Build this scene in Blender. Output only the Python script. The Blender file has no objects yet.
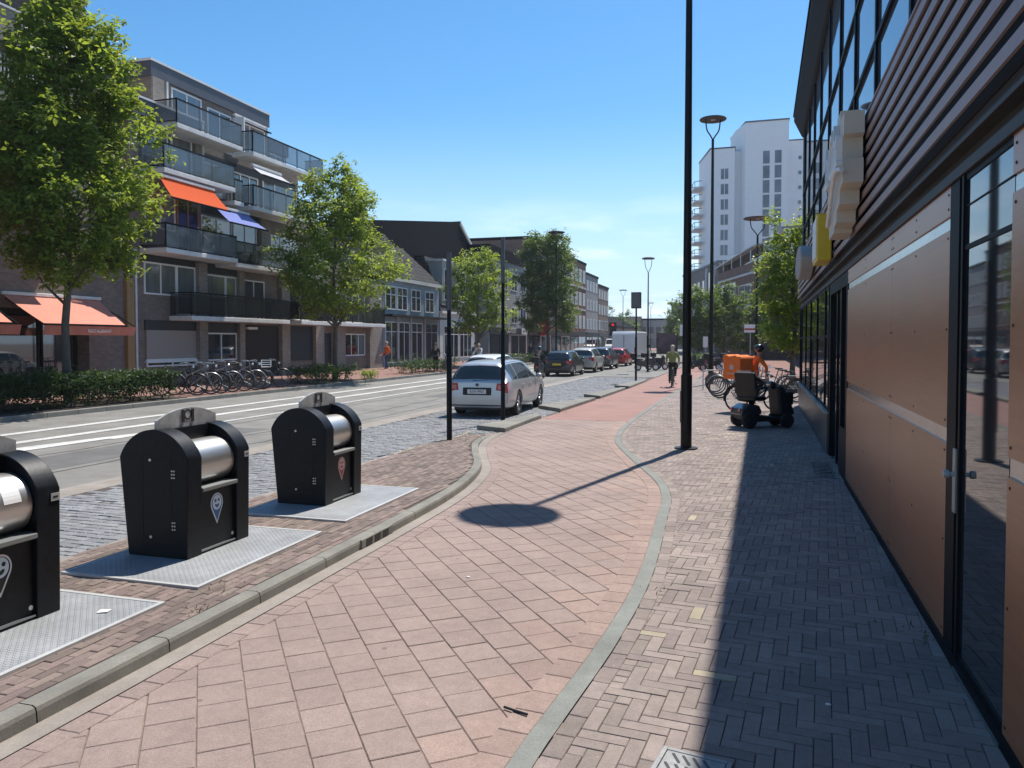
import bpy, bmesh, math, random
from mathutils import Vector, Matrix
R = math.radians
scene = bpy.context.scene
COL = scene.collection
rnd = random.Random(7)

# ---------------------------------------------------------------- mesh builder
class MB:
    def __init__(s):
        s.v = []; s.f = []; s.mi = []; s.t = []; s.cur = 0; s.tone = 0.5
    def add(s, vs, fs, tone=None):
        o = len(s.v); s.v.extend([tuple(p) for p in vs])
        for f in fs:
            s.f.append(tuple(i + o for i in f)); s.mi.append(s.cur); s.t.append(s.tone if tone is None else tone)
        return s
    def mm(s, x0, x1, y0, y1, z0, z1, tone=None):
        vs = [(x, y, z) for z in (z0, z1) for y in (y0, y1) for x in (x0, x1)]
        return s.add(vs, [(0, 2, 3, 1), (4, 5, 7, 6), (0, 1, 5, 4), (2, 6, 7, 3), (0, 4, 6, 2), (1, 3, 7, 5)], tone)
    def box(s, c, size, rz=0, M=None):
        a, b, d = [q / 2 for q in size]
        vs = [Vector((x, y, z)) for z in (-d, d) for y in (-b, b) for x in (-a, a)]
        m = Matrix.Rotation(rz, 3, 'Z') if M is None else M
        vs = [m @ p + Vector(c) for p in vs]
        return s.add(vs, [(0, 2, 3, 1), (4, 5, 7, 6), (0, 1, 5, 4), (2, 6, 7, 3), (0, 4, 6, 2), (1, 3, 7, 5)])
    def tube(s, pts, r, seg=8, cap=True):
        pts = [Vector(p) for p in pts]; n = len(pts)
        rs = r if isinstance(r, (list, tuple)) else [r] * n
        vs = []; up = None
        for i, p in enumerate(pts):
            d = (pts[min(i + 1, n - 1)] - pts[max(i - 1, 0)])
            if d.length < 1e-9: d = Vector((0, 0, 1))
            d.normalize()
            if up is None:
                up = Vector((0, 0, 1)) if abs(d.z) < .9 else Vector((1, 0, 0))
            a = d.cross(up); 
            if a.length < 1e-6: a = d.orthogonal()
            a.normalize(); b = a.cross(d); up = b
            for k in range(seg):
                q = 2 * math.pi * k / seg
                vs.append(p + (a * math.cos(q) + b * math.sin(q)) * rs[i])
        fs = []
        for i in range(n - 1):
            for k in range(seg):
                k2 = (k + 1) % seg
                fs.append((i * seg + k, (i + 1) * seg + k, (i + 1) * seg + k2, i * seg + k2))
        if cap:
            fs.append(tuple(range(seg))); fs.append(tuple((n - 1) * seg + k for k in reversed(range(seg))))
        return s.add(vs, fs)
    def prism(s, poly, axis, a0, a1):
        """extrude a 2-D outline along an axis; poly coords are the two other axes in x,y,z order"""
        def mk(p, a):
            if axis == 'x': return (a, p[0], p[1])
            if axis == 'y': return (p[0], a, p[1])
            return (p[0], p[1], a)
        n = len(poly)
        vs = [mk(p, a0) for p in poly] + [mk(p, a1) for p in poly]
        fs = [tuple(range(n)), tuple(reversed(range(n, 2 * n)))]
        for i in range(n):
            j = (i + 1) % n
            fs.append((i, i + n, j + n, j))
        return s.add(vs, fs)
    def lathe(s, prof, c=(0, 0, 0), seg=24, axis='z'):
        vs = []; n = len(prof)
        for (r, h) in prof:
            for k in range(seg):
                q = 2 * math.pi * k / seg; a = r * math.cos(q); b = r * math.sin(q)
                p = (a, b, h) if axis == 'z' else ((h, a, b) if axis == 'x' else (b, h, a))
                vs.append((p[0] + c[0], p[1] + c[1], p[2] + c[2]))
        fs = []
        for i in range(n - 1):
            for k in range(seg):
                k2 = (k + 1) % seg
                fs.append((i * seg + k, i * seg + k2, (i + 1) * seg + k2, (i + 1) * seg + k))
        closed = tuple(prof[0]) == tuple(prof[-1])
        if prof[0][0] > 1e-5 and not closed: fs.append(tuple(reversed(range(seg))))
        if prof[-1][0] > 1e-5 and not closed: fs.append(tuple((n - 1) * seg + k for k in range(seg)))
        return s.add(vs, fs)
    def torus(s, c, R0, r, axis='x', seg=28, rs=6, sc=1):
        prof = [(R0 + r * math.cos(2 * math.pi * k / rs), r * sc * math.sin(2 * math.pi * k / rs)) for k in range(rs + 1)]
        o = len(s.f); 
        vs = []; 
        for (rr, h) in prof[:-1]:
            for k in range(seg):
                q = 2 * math.pi * k / seg; a = rr * math.cos(q); b = rr * math.sin(q)
                p = (a, b, h) if axis == 'z' else ((h, a, b) if axis == 'x' else (b, h, a))
                vs.append((p[0] + c[0], p[1] + c[1], p[2] + c[2]))
        fs = []
        for i in range(rs):
            i2 = (i + 1) % rs
            for k in range(seg):
                k2 = (k + 1) % seg
                fs.append((i * seg + k, i * seg + k2, i2 * seg + k2, i2 * seg + k))
        return s.add(vs, fs)
    def sphere(s, c, r, seg=12, rings=8, M=None):
        if not isinstance(r, (tuple, list)): r = (r, r, r)
        vs = []; 
        for i in range(rings + 1):
            th = math.pi * i / rings
            for k in range(seg):
                q = 2 * math.pi * k / seg
                p = Vector((r[0] * math.sin(th) * math.cos(q), r[1] * math.sin(th) * math.sin(q), r[2] * math.cos(th)))
                if M is not None: p = M @ p
                vs.append(p + Vector(c))
        fs = []
        for i in range(rings):
            for k in range(seg):
                k2 = (k + 1) % seg
                fs.append((i * seg + k, (i + 1) * seg + k, (i + 1) * seg + k2, i * seg + k2))
        return s.add(vs, fs)
    def build(s, name, mat, parent=None, smooth=None, bevel=0, kind=None, bseg=2):
        me = bpy.data.meshes.new(name)
        me.from_pydata(s.v, [], s.f)
        mats = mat if isinstance(mat, (list, tuple)) else [mat]
        for m in mats: me.materials.append(m)
        if len(mats) > 1: me.polygons.foreach_set('material_index', s.mi)
        a = me.attributes.new('tone', 'FLOAT', 'FACE'); a.data.foreach_set('value', s.t)
        if smooth is not None:
            me.polygons.foreach_set('use_smooth', [True] * len(me.polygons))
            if smooth < 180: me.set_sharp_from_angle(angle=R(smooth))
        me.update()
        o = bpy.data.objects.new(name, me); COL.objects.link(o)
        if parent is not None: o.parent = parent
        if bevel:
            b = o.modifiers.new('bevel', 'BEVEL'); b.width = bevel; b.segments = bseg; b.limit_method = 'ANGLE'; b.angle_limit = R(40)
        if kind: o['kind'] = kind
        return o

def tag(o, label=None, cat=None, group=None, kind=None):
    if label: o['label'] = label
    if cat: o['category'] = cat
    if group: o['group'] = group
    if kind: o['kind'] = kind
    return o
def empty(name, loc=(0, 0, 0), rz=0, label=None, cat=None, group=None, scale=None):
    o = bpy.data.objects.new(name, None); COL.objects.link(o)
    o.location = loc; o.rotation_euler = (0, 0, rz); o.empty_display_size = .2
    if scale: o.scale = (scale, scale, scale)
    return tag(o, label, cat, group)
def copy_tree(o, parent=None):
    c = o.copy(); COL.objects.link(c)
    if parent is not None: c.parent = parent
    for ch in list(o.children): copy_tree(ch, c)
    return c
def catmull(pts, n=8):
    pts = [Vector(p) for p in pts]; out = []
    for i in range(len(pts) - 1):
        p0 = pts[max(i - 1, 0)]; p1 = pts[i]; p2 = pts[i + 1]; p3 = pts[min(i + 2, len(pts) - 1)]
        for k in range(n):
            t = k / n
            out.append(.5 * ((2 * p1) + (p2 - p0) * t + (2 * p0 - 5 * p1 + 4 * p2 - p3) * t * t + (3 * p1 - p0 - 3 * p2 + p3) * t ** 3))
    out.append(pts[-1]); return out

# ---------------------------------------------------------------- materials
def nd(nt, t, **kw):
    n = nt.nodes.new(t)
    for k, v in kw.items(): setattr(n, k, v)
    return n
def mat(name, col, rough=.6, metal=0.0, var=.12, vscale=3.0, bump=0.0, bscale=80.0, tone=0.0, spec=.5, coat=0, ior=None, stretch=None, col2=None, dirt=0, emit=None, specks=0, grain=0, huev=0):
    m = bpy.data.materials.new(name); m.use_nodes = True
    nt = m.node_tree; p = nt.nodes['Principled BSDF']; L = nt.links.new
    p.inputs['Roughness'].default_value = rough; p.inputs['Metallic'].default_value = metal
    p.inputs['Specular IOR Level'].default_value = spec
    if ior: p.inputs['IOR'].default_value = ior
    if coat: p.inputs['Coat Weight'].default_value = coat; p.inputs['Coat Roughness'].default_value = .08
    tc = nd(nt, 'ShaderNodeTexCoord'); src = tc.outputs['Object']
    if stretch:
        mp = nd(nt, 'ShaderNodeMapping'); mp.inputs['Scale'].default_value = stretch; L(src, mp.inputs['Vector']); src = mp.outputs['Vector']
    n1 = nd(nt, 'ShaderNodeTexNoise'); n1.inputs['Scale'].default_value = vscale; n1.inputs['Detail'].default_value = 6; n1.inputs['Roughness'].default_value = .65
    L(src, n1.inputs['Vector'])
    mr = nd(nt, 'ShaderNodeMapRange'); mr.inputs['From Min'].default_value = .3; mr.inputs['From Max'].default_value = .7
    L(n1.outputs['Fac'], mr.inputs['Value'])
    mx = nd(nt, 'ShaderNodeMix', data_type='RGBA')
    c2 = col2 if col2 else tuple(c * (1 + var) for c in col); c1 = tuple(c * (1 - var) for c in col)
    mx.inputs[6].default_value = (*c1, 1); mx.inputs[7].default_value = (*c2, 1)
    L(mr.outputs[0], mx.inputs[0]); out = mx.outputs[2]
    if dirt:
        n3 = nd(nt, 'ShaderNodeTexNoise'); n3.inputs['Scale'].default_value = .9; n3.inputs['Detail'].default_value = 8; n3.inputs['Roughness'].default_value = .7
        L(tc.outputs['Object'], n3.inputs['Vector'])
        r3 = nd(nt, 'ShaderNodeMapRange'); r3.inputs['From Min'].default_value = .35; r3.inputs['From Max'].default_value = .7
        r3.inputs['To Min'].default_value = 1 - dirt; r3.inputs['To Max'].default_value = 1 + dirt * .4
        L(n3.outputs['Fac'], r3.inputs['Value'])
        hs = nd(nt, 'ShaderNodeHueSaturation'); L(r3.outputs[0], hs.inputs['Value']); L(out, hs.inputs['Color']); out = hs.outputs['Color']
    if tone:
        at = nd(nt, 'ShaderNodeAttribute'); at.attribute_name = 'tone'
        r2 = nd(nt, 'ShaderNodeMapRange'); r2.inputs['To Min'].default_value = 1 - tone; r2.inputs['To Max'].default_value = 1 + tone
        L(at.outputs['Fac'], r2.inputs['Value'])
        hs = nd(nt, 'ShaderNodeHueSaturation'); L(r2.outputs[0], hs.inputs['Value']); L(out, hs.inputs['Color'])
        if huev:
            fr = nd(nt, 'ShaderNodeMath', operation='MULTIPLY'); L(at.outputs['Fac'], fr.inputs[0]); fr.inputs[1].default_value = 37.7
            f2 = nd(nt, 'ShaderNodeMath', operation='FRACT'); L(fr.outputs[0], f2.inputs[0])
            rh = nd(nt, 'ShaderNodeMapRange'); rh.inputs['To Min'].default_value = .5 - huev; rh.inputs['To Max'].default_value = .5 + huev; L(f2.outputs[0], rh.inputs['Value']); L(rh.outputs[0], hs.inputs['Hue'])
        out = hs.outputs['Color']
    if grain:
        ng = nd(nt, 'ShaderNodeTexNoise'); ng.inputs['Scale'].default_value = 75; ng.inputs['Detail'].default_value = 3; ng.inputs['Roughness'].default_value = .8; L(tc.outputs['Object'], ng.inputs['Vector'])
        rg_ = nd(nt, 'ShaderNodeMapRange'); rg_.inputs['From Min'].default_value = .3; rg_.inputs['From Max'].default_value = .7; rg_.inputs['To Min'].default_value = 1 - grain; rg_.inputs['To Max'].default_value = 1 + grain; L(ng.outputs['Fac'], rg_.inputs['Value'])
        hg = nd(nt, 'ShaderNodeHueSaturation'); L(rg_.outputs[0], hg.inputs['Value']); L(out, hg.inputs['Color']); out = hg.outputs['Color']
    if specks:
        for sc, lim, colr, fac in ((9.0, .055, (.75, .7, .66), .55 * specks), (3.1, .09, (.05, .045, .04), .5 * specks)):
            v = nd(nt, 'ShaderNodeTexVoronoi'); v.inputs['Scale'].default_value = sc; L(tc.outputs['Object'], v.inputs['Vector'])
            rs = nd(nt, 'ShaderNodeMapRange', interpolation_type='SMOOTHSTEP'); rs.inputs['From Min'].default_value = lim; rs.inputs['From Max'].default_value = lim * .4; L(v.outputs['Distance'], rs.inputs['Value'])
            sp = nd(nt, 'ShaderNodeSeparateColor'); L(v.outputs['Color'], sp.inputs[0]); gt = nd(nt, 'ShaderNodeMath', operation='GREATER_THAN'); gt.inputs[1].default_value = .72; L(sp.outputs[0], gt.inputs[0])
            m1 = nd(nt, 'ShaderNodeMath', operation='MULTIPLY'); L(rs.outputs[0], m1.inputs[0]); L(gt.outputs[0], m1.inputs[1])
            m2 = nd(nt, 'ShaderNodeMath', operation='MULTIPLY'); L(m1.outputs[0], m2.inputs[0]); m2.inputs[1].default_value = fac
            ms_ = nd(nt, 'ShaderNodeMix', data_type='RGBA'); L(m2.outputs[0], ms_.inputs[0]); L(out, ms_.inputs[6]); ms_.inputs[7].default_value = (*colr, 1); out = ms_.outputs[2]
    L(out, p.inputs['Base Color'])
    if bump:
        n2 = nd(nt, 'ShaderNodeTexNoise'); n2.inputs['Scale'].default_value = bscale; n2.inputs['Detail'].default_value = 4
        L(src, n2.inputs['Vector'])
        b = nd(nt, 'ShaderNodeBump'); b.inputs['Strength'].default_value = bump; b.inputs['Distance'].default_value = .01
        L(n2.outputs['Fac'], b.inputs['Height']); L(b.outputs[0], p.inputs['Normal'])
    if emit:
        p.inputs['Emission Color'].default_value = (*emit[0], 1); p.inputs['Emission Strength'].default_value = emit[1]
    return m
def brickmat(name, c1, c2, mortar, w=.21, h=.065, rough=.85, plane='YZ', msize=.011, bump=.4, dirt=.2):
    m = bpy.data.materials.new(name); m.use_nodes = True
    nt = m.node_tree; p = nt.nodes['Principled BSDF']; L = nt.links.new
    p.inputs['Roughness'].default_value = rough; p.inputs['Specular IOR Level'].default_value = .25
    tc = nd(nt, 'ShaderNodeTexCoord'); sx = nd(nt, 'ShaderNodeSeparateXYZ'); cb = nd(nt, 'ShaderNodeCombineXYZ')
    L(tc.outputs['Object'], sx.inputs[0])
    if plane == 'YZ':
        ad = nd(nt, 'ShaderNodeMath', operation='ADD'); L(sx.outputs['X'], ad.inputs[0]); L(sx.outputs['Y'], ad.inputs[1])
        L(ad.outputs[0], cb.inputs['X']); L(sx.outputs['Z'], cb.inputs['Y'])
    else:
        L(sx.outputs['X'], cb.inputs['Y']); L(sx.outputs['Y'], cb.inputs['X'])
    bt = nd(nt, 'ShaderNodeTexBrick'); bt.inputs['Scale'].default_value = 1; bt.inputs['Brick Width'].default_value = w; bt.inputs['Row Height'].default_value = h
    bt.inputs['Mortar Size'].default_value = msize / 2; bt.inputs['Mortar Smooth'].default_value = .3; bt.inputs['Bias'].default_value = 0
    bt.inputs['Color1'].default_value = (*c1, 1); bt.inputs['Color2'].default_value = (*c2, 1); bt.inputs['Mortar'].default_value = (*mortar, 1)
    L(cb.outputs[0], bt.inputs['Vector'])
    n3 = nd(nt, 'ShaderNodeTexNoise'); n3.inputs['Scale'].default_value = .8; n3.inputs['Detail'].default_value = 8; n3.inputs['Roughness'].default_value = .7
    L(tc.outputs['Object'], n3.inputs['Vector'])
    r3 = nd(nt, 'ShaderNodeMapRange'); r3.inputs['From Min'].default_value = .35; r3.inputs['From Max'].default_value = .7
    r3.inputs['To Min'].default_value = 1 - dirt; r3.inputs['To Max'].default_value = 1 + dirt * .5
    L(n3.outputs['Fac'], r3.inputs['Value'])
    hs = nd(nt, 'ShaderNodeHueSaturation'); L(r3.outputs[0], hs.inputs['Value']); L(bt.outputs['Color'], hs.inputs['Color'])
    L(hs.outputs['Color'], p.inputs['Base Color'])
    b = nd(nt, 'ShaderNodeBump'); b.inputs['Strength'].default_value = bump; b.inputs['Distance'].default_value = .01; b.invert = True
    L(bt.outputs['Fac'], b.inputs['Height']); L(b.outputs[0], p.inputs['Normal'])
    return m
def leafmat(name, col, trans, tone=.45):
    m = bpy.data.materials.new(name); m.use_nodes = True
    nt = m.node_tree; L = nt.links.new; nt.nodes.clear()
    out = nd(nt, 'ShaderNodeOutputMaterial'); mixs = nd(nt, 'ShaderNodeMixShader'); mixs.inputs[0].default_value = .40
    pr = nd(nt, 'ShaderNodeBsdfPrincipled'); pr.inputs['Roughness'].default_value = .45; pr.inputs['Specular IOR Level'].default_value = .35
    tr = nd(nt, 'ShaderNodeBsdfTranslucent')
    at = nd(nt, 'ShaderNodeAttribute'); at.attribute_name = 'tone'
    r2 = nd(nt, 'ShaderNodeMapRange'); r2.inputs['To Min'].default_value = 1 - tone; r2.inputs['To Max'].default_value = 1 + tone
    L(at.outputs['Fac'], r2.inputs['Value'])
    for c, dst in ((col, pr.inputs['Base Color']), (trans, tr.inputs['Color'])):
        hs = nd(nt, 'ShaderNodeHueSaturation'); hs.inputs['Color'].default_value = (*c, 1); L(r2.outputs[0], hs.inputs['Value']); L(hs.outputs['Color'], dst)
    L(pr.outputs[0], mixs.inputs[1]); L(tr.outputs[0], mixs.inputs[2]); L(mixs.outputs[0], out.inputs['Surface'])
    return m

M = {}
M['ground'] = mat('ground_paving', (.19, .15, .13), .9, var=.2, vscale=.5, dirt=.2)
M['asphalt'] = mat('asphalt_old', (.22, .21, .192), .9, var=.12, vscale=1.2, bump=.25, bscale=240, dirt=.28, specks=.4)
M['redasphalt'] = mat('red_asphalt', (.31, .175, .145), .9, var=.08, vscale=1.5, bump=.25, bscale=200, dirt=.14)
M['paint'] = mat('road_paint', (.58, .575, .55), .8, var=.22, vscale=9, dirt=.3)
M['sand'] = mat('joint_sand', (.085, .07, .058), .95, var=.3, vscale=20, bump=.4, bscale=150)
M['tilejoint'] = mat('tile_joint_sand', (.23, .17, .14), .95, var=.35, vscale=9)
M['tile'] = mat('red_concrete_tile', (.325, .244, .215), .9, var=.09, vscale=14, bump=.6, bscale=220, tone=.065, dirt=.2, specks=1, grain=.2)
M['pinktile'] = mat('pink_edge_tile', (.350, .252, .214), .9, var=.09, vscale=14, bump=.6, bscale=220, tone=.08, dirt=.2, specks=1, grain=.2)
M['brick'] = mat('paving_brick', (.284, .231, .207), .88, var=.12, vscale=12, bump=.6, bscale=160, tone=.20, dirt=.22, specks=.8, grain=.14, huev=.010)
M['brickp'] = mat('paving_brick_yellowish', (.34, .292, .21), .85, var=.1, vscale=9, bump=.3, bscale=180, tone=.15)
M['islbrick'] = mat('island_brick', (.20, .150, .128), .85, var=.16, vscale=9, bump=.35, bscale=160, tone=.30, dirt=.2, grain=.15, huev=.015)
M['sett'] = mat('grey_sett', (.225, .228, .235), .8, var=.12, vscale=12, bump=.5, bscale=90, tone=.18, dirt=.12)
M['kerb'] = mat('kerb_concrete', (.235, .225, .195), .9, var=.12, vscale=4, bump=.3, bscale=160, dirt=.3, grain=.15)
M['gutter'] = mat('gutter_concrete', (.30, .265, .23), .9, var=.1, vscale=5, bump=.3, bscale=160, dirt=.25, grain=.15)
M['grstrip'] = mat('flat_strip_concrete', (.225, .232, .212), .9, var=.1, vscale=5, bump=.3, bscale=160, dirt=.25, grain=.15)
M['redbrick'] = brickmat('red_pavement_brick', (.32, .18, .15), (.25, .14, .115), (.15, .1, .085), .21, .07, plane='XY')
M['soil'] = mat('soil', (.06, .045, .035), .95, var=.3, vscale=8, bump=.6, bscale=30)
M['black'] = mat('black_powder_coat', (.0045, .006, .0085), .42, var=.7, vscale=16, bump=.08, bscale=40, spec=.26, dirt=.3, specks=.12)
M['blackmatte'] = mat('black_matte', (.014, .014, .015), .6, var=.2)
M['steel'] = mat('brushed_steel', (.62, .60, .56), .34, .9, var=.07, vscale=6, stretch=(30, 1, 30), bump=.04, bscale=60)
M['galv'] = mat('galvanised_sheet', (.50, .51, .50), .5, .25, var=.25, vscale=11, dirt=.3)
M['chrome'] = mat('chrome', (.7, .7, .7), .15, 1, var=.05)
M['rubber'] = mat('rubber', (.02, .02, .02), .8, var=.2)
M['polished'] = mat('plain_dark_metal', (.09, .09, .1), .4, .8)
M['white'] = mat('white_paint', (.78, .78, .76), .45, var=.05, dirt=.08)
M['cream'] = mat('cream_sign_board', (.62, .55, .44), .55, var=.06)
M['yellow'] = mat('yellow_sign', (.72, .50, .03), .4, var=.05)
M['whitegrey'] = mat('pale_grey_plaster', (.42, .42, .41), .8, var=.06, dirt=.12)
M['wood'] = mat('brown_wood_panel', (.42, .165, .062), .31, var=.10, vscale=4.5, stretch=(1, .3, 6), spec=.6, dirt=.10)
M['slat'] = mat('mauve_slat', (.36, .275, .255), .5, var=.06, spec=.4, dirt=.1)
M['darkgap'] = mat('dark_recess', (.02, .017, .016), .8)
M['frame'] = mat('anthracite_frame', (.010, .011, .013), .55, var=.15, spec=.12)
M['fascia'] = mat('grey_fascia', (.045, .044, .042), .6, var=.1, dirt=.15)
M['darkpanel'] = mat('dark_grey_panel', (.10, .105, .105), .35, var=.08, dirt=.15)
M['glassup'] = mat('sky_mirror_glass', (.10, .13, .16), .03, .0, var=.03, ior=2.6, spec=.9)
M['glass'] = mat('dark_window_glass', (.025, .03, .035), .03, 0, var=.1, ior=1.95, spec=.7)
M['glassl'] = mat('curtained_window_glass', (.13, .145, .15), .08, 0, var=.35, vscale=1.1, ior=1.9, spec=.6, stretch=(1, 3, .4))
M['carglass'] = mat('car_glass', (.018, .024, .026), .04, 0, var=.1, ior=1.7)
M['thresh'] = mat('threshold_alu', (.3, .32, .32), .4, .8)
def paint(name, c, rough=.28, metal=.0): return mat(name, c, rough, metal, var=.03, coat=.45, dirt=.08)
M['silver'] = paint('silver_paint', (.50, .51, .52), .32, .55)
M['carblack'] = paint('black_car_paint', (.02, .024, .028))
M['cardark'] = paint('dark_grey_car_paint', (.05, .052, .055))
M['carred'] = paint('red_car_paint', (.42, .02, .02))
M['carwhite'] = paint('white_car_paint', (.75, .75, .74))
M['champ'] = paint('champagne_car_paint', (.42, .40, .37), .35, .4)
M['tail'] = mat('red_lens', (.45, .01, .015), .15, var=.1, coat=1)
M['plate'] = mat('number_plate_white', (.75, .75, .73), .4, var=.03)
M['plateY'] = mat('number_plate_yellow', (.75, .5, .05), .4, var=.03)
M['ink'] = mat('black_lettering', (.01, .01, .01), .5)
M['alloy'] = mat('alloy_wheel', (.55, .56, .57), .3, .8)

def text_mesh(s, size, depth=.004):
    cu = bpy.data.curves.new('lettering', 'FONT'); cu.body = s; cu.size = size; cu.extrude = depth; cu.align_x = 'CENTER'; cu.align_y = 'CENTER'
    o = bpy.data.objects.new('lettering', cu); COL.objects.link(o)
    dg = bpy.context.evaluated_depsgraph_get(); me = bpy.data.meshes.new_from_object(o.evaluated_get(dg))
    bpy.data.objects.remove(o); bpy.data.curves.remove(cu); return me
def text_obj(name, s, size, mt, parent, loc, rot, depth=.004, scale=(1, 1, 1)):
    me = text_mesh(s, size, depth); me.materials.clear(); me.materials.append(mt)
    me.name = name; o = bpy.data.objects.new(name, me); COL.objects.link(o); o.parent = parent; o.location = loc; o.rotation_euler = rot; o.scale = scale
    return o

def each(name, m, boxes, parent, bevel=0):
    o = None
    for q in boxes:
        b = MB(); b.mm(*q); o = b.build(name, m, parent, bevel=bevel)
    return o

def canvasmat(name, c):
    m = leafmat(name, c, tuple(min(.9, q * 1.15) for q in c), 0)
    m.node_tree.nodes['Principled BSDF'].inputs['Roughness'].default_value = .85
    return m
def seethrough(name, c, f):
    m = mat(name, c, .08, 0, var=.06, ior=1.7); nt = m.node_tree; L = nt.links.new
    o = next(n for n in nt.nodes if n.type == 'OUTPUT_MATERIAL'); mx = nd(nt, 'ShaderNodeMixShader'); mx.inputs[0].default_value = f; tr = nd(nt, 'ShaderNodeBsdfTransparent')
    L(nt.nodes['Principled BSDF'].outputs[0], mx.inputs[1]); L(tr.outputs[0], mx.inputs[2]); L(mx.outputs[0], o.inputs['Surface']); return m
# ---------------------------------------------------------------- camera, sun, sky
cam = bpy.data.cameras.new('camera'); co = bpy.data.objects.new('camera', cam); COL.objects.link(co); scene.camera = co
cam.sensor_width = 36; cam.lens = 769 / 1024 * 36; cam.clip_end = 3000; cam.clip_start = .05
cam.shift_y = -19 / 1024
co.location = (0, 0, 2.05); co.rotation_euler = (R(90 - 1.8), 0, math.atan(236 / 769))
SUN_EL, SUN_AZ = 60.4, 14.0
sl = bpy.data.lights.new('sun', 'SUN'); sl.energy = 4.5; sl.angle = R(.53); sl.color = (1, .945, .86)
so = bpy.data.objects.new('sun', sl); COL.objects.link(so)
sd = Vector((math.sin(R(SUN_AZ)) * math.cos(R(SUN_EL)), math.cos(R(SUN_AZ)) * math.cos(R(SUN_EL)), math.sin(R(SUN_EL))))
so.rotation_euler = (-sd).to_track_quat('-Z', 'Y').to_euler(); so.location = (20, 40, 60)
w = bpy.data.worlds.new('World'); scene.world = w; w.use_nodes = True
nt = w.node_tree; bg = nt.nodes['Background']; LW = nt.links.new
sky = nd(nt, 'ShaderNodeTexSky', sky_type='NISHITA'); sky.sun_disc = False; sky.sun_elevation = R(SUN_EL); sky.sun_rotation = R(SUN_AZ)
sky.air_density = 1.0; sky.dust_density = .35; sky.ozone_density = 2.2; sky.altitude = 0
bg.inputs['Strength'].default_value = .12
tc = nd(nt, 'ShaderNodeTexCoord'); sx = nd(nt, 'ShaderNodeSeparateXYZ'); LW(tc.outputs['Generated'], sx.inputs[0])
mp = nd(nt, 'ShaderNodeMapping'); mp.inputs['Scale'].default_value = (2.2, 2.2, 11); mp.inputs['Location'].default_value = (3.1, 1.7, 0.3); LW(tc.outputs['Generated'], mp.inputs['Vector'])
no = nd(nt, 'ShaderNodeTexNoise'); no.inputs['Scale'].default_value = 2.1; no.inputs['Detail'].default_value = 7; no.inputs['Roughness'].default_value = .55; LW(mp.outputs[0], no.inputs['Vector'])
r1 = nd(nt, 'ShaderNodeMapRange', interpolation_type='SMOOTHSTEP'); r1.inputs['From Min'].default_value = .47; r1.inputs['From Max'].default_value = .68; LW(no.outputs['Fac'], r1.inputs['Value'])
r2 = nd(nt, 'ShaderNodeMapRange', interpolation_type='SMOOTHSTEP'); r2.inputs['From Min'].default_value = .20; r2.inputs['From Max'].default_value = .08; LW(sx.outputs['Z'], r2.inputs['Value'])
mu = nd(nt, 'ShaderNodeMath', operation='MULTIPLY'); LW(r1.outputs[0], mu.inputs[0]); LW(r2.outputs[0], mu.inputs[1])
mu2 = nd(nt, 'ShaderNodeMath', operation='MULTIPLY'); LW(mu.outputs[0], mu2.inputs[0]); mu2.inputs[1].default_value = .8
mx = nd(nt, 'ShaderNodeMix', data_type='RGBA'); LW(mu2.outputs[0], mx.inputs[0]); mx.inputs[7].default_value = (7.4, 7.9, 8.2, 1)
hsk = nd(nt, 'ShaderNodeHueSaturation'); hsk.inputs['Saturation'].default_value = 1.22; hsk.inputs['Value'].default_value = .90
tint = nd(nt, 'ShaderNodeMix', data_type='RGBA', blend_type='MULTIPLY'); tint.inputs[0].default_value = 1; tint.inputs[7].default_value = (.875, 1.01, 1.05, 1)
LW(sky.outputs[0], tint.inputs[6]); LW(tint.outputs[2], hsk.inputs['Color'])
r4 = nd(nt, 'ShaderNodeMapRange', interpolation_type='SMOOTHSTEP'); r4.inputs['From Min'].default_value = .30; r4.inputs['From Max'].default_value = -.02; LW(sx.outputs['Z'], r4.inputs['Value'])
mh = nd(nt, 'ShaderNodeMix', data_type='RGBA'); LW(r4.outputs[0], mh.inputs[0]); LW(hsk.outputs[0], mh.inputs[6]); mh.inputs[7].default_value = (4.2, 5.6, 7.0, 1)
LW(mh.outputs[2], mx.inputs[6]); LW(mx.outputs[2], bg.inputs['Color'])
vs = scene.view_settings; vs.view_transform = 'Standard'; vs.look = 'None'; vs.exposure = .52; vs.gamma = 1; vs.use_curve_mapping = False

# ---------------------------------------------------------------- ground
def sheet(name, poly, z, m):
    b = MB(); b.add([(x, y, z) for x, y in poly], [tuple(range(len(poly)))]); return b.build(name, m, kind='structure')
RS = catmull([(-1.2, -3, 0), (-1.1, 2, 0), (-1.03, 3.5, 0), (-.99, 4, 0), (-.885, 5.2, 0), (-.84, 6.7, 0), (-.93, 8.86, 0), (-1.0, 10.1, 0), (-1.22, 11.3, 0), (-1.8, 13.1, 0),
              (-2.48, 15.4, 0), (-2.73, 17.3, 0), (-2.82, 19.4, 0), (-2.83, 24.8, 0), (-2.68, 38, 0), (-2.4, 70, 0), (-2.0, 120, 0)], 10)
LS = catmull([(-3.63, -3, 0), (-3.62, 2, 0), (-3.61, 4, 0), (-3.61, 6, 0), (-3.62, 8, 0), (-3.66, 9.2, 0), (-3.78, 10.3, 0), (-4.04, 11.5, 0), (-4.58, 12.9, 0), (-5.03, 14.2, 0), (-5.26, 15.5, 0), (-5.27, 17, 0),
              (-5.17, 20, 0), (-5.05, 26, 0), (-4.9, 33, 0), (-4.9, 50, 0), (-4.8, 120, 0)], 10)
def xat(C, y):
    for a, b in zip(C, C[1:]):
        if a.y <= y <= b.y: return a.x + (b.x - a.x) * (y - a.y) / max(b.y - a.y, 1e-6)
    return C[0].x if y < C[0].y else C[-1].x
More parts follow.
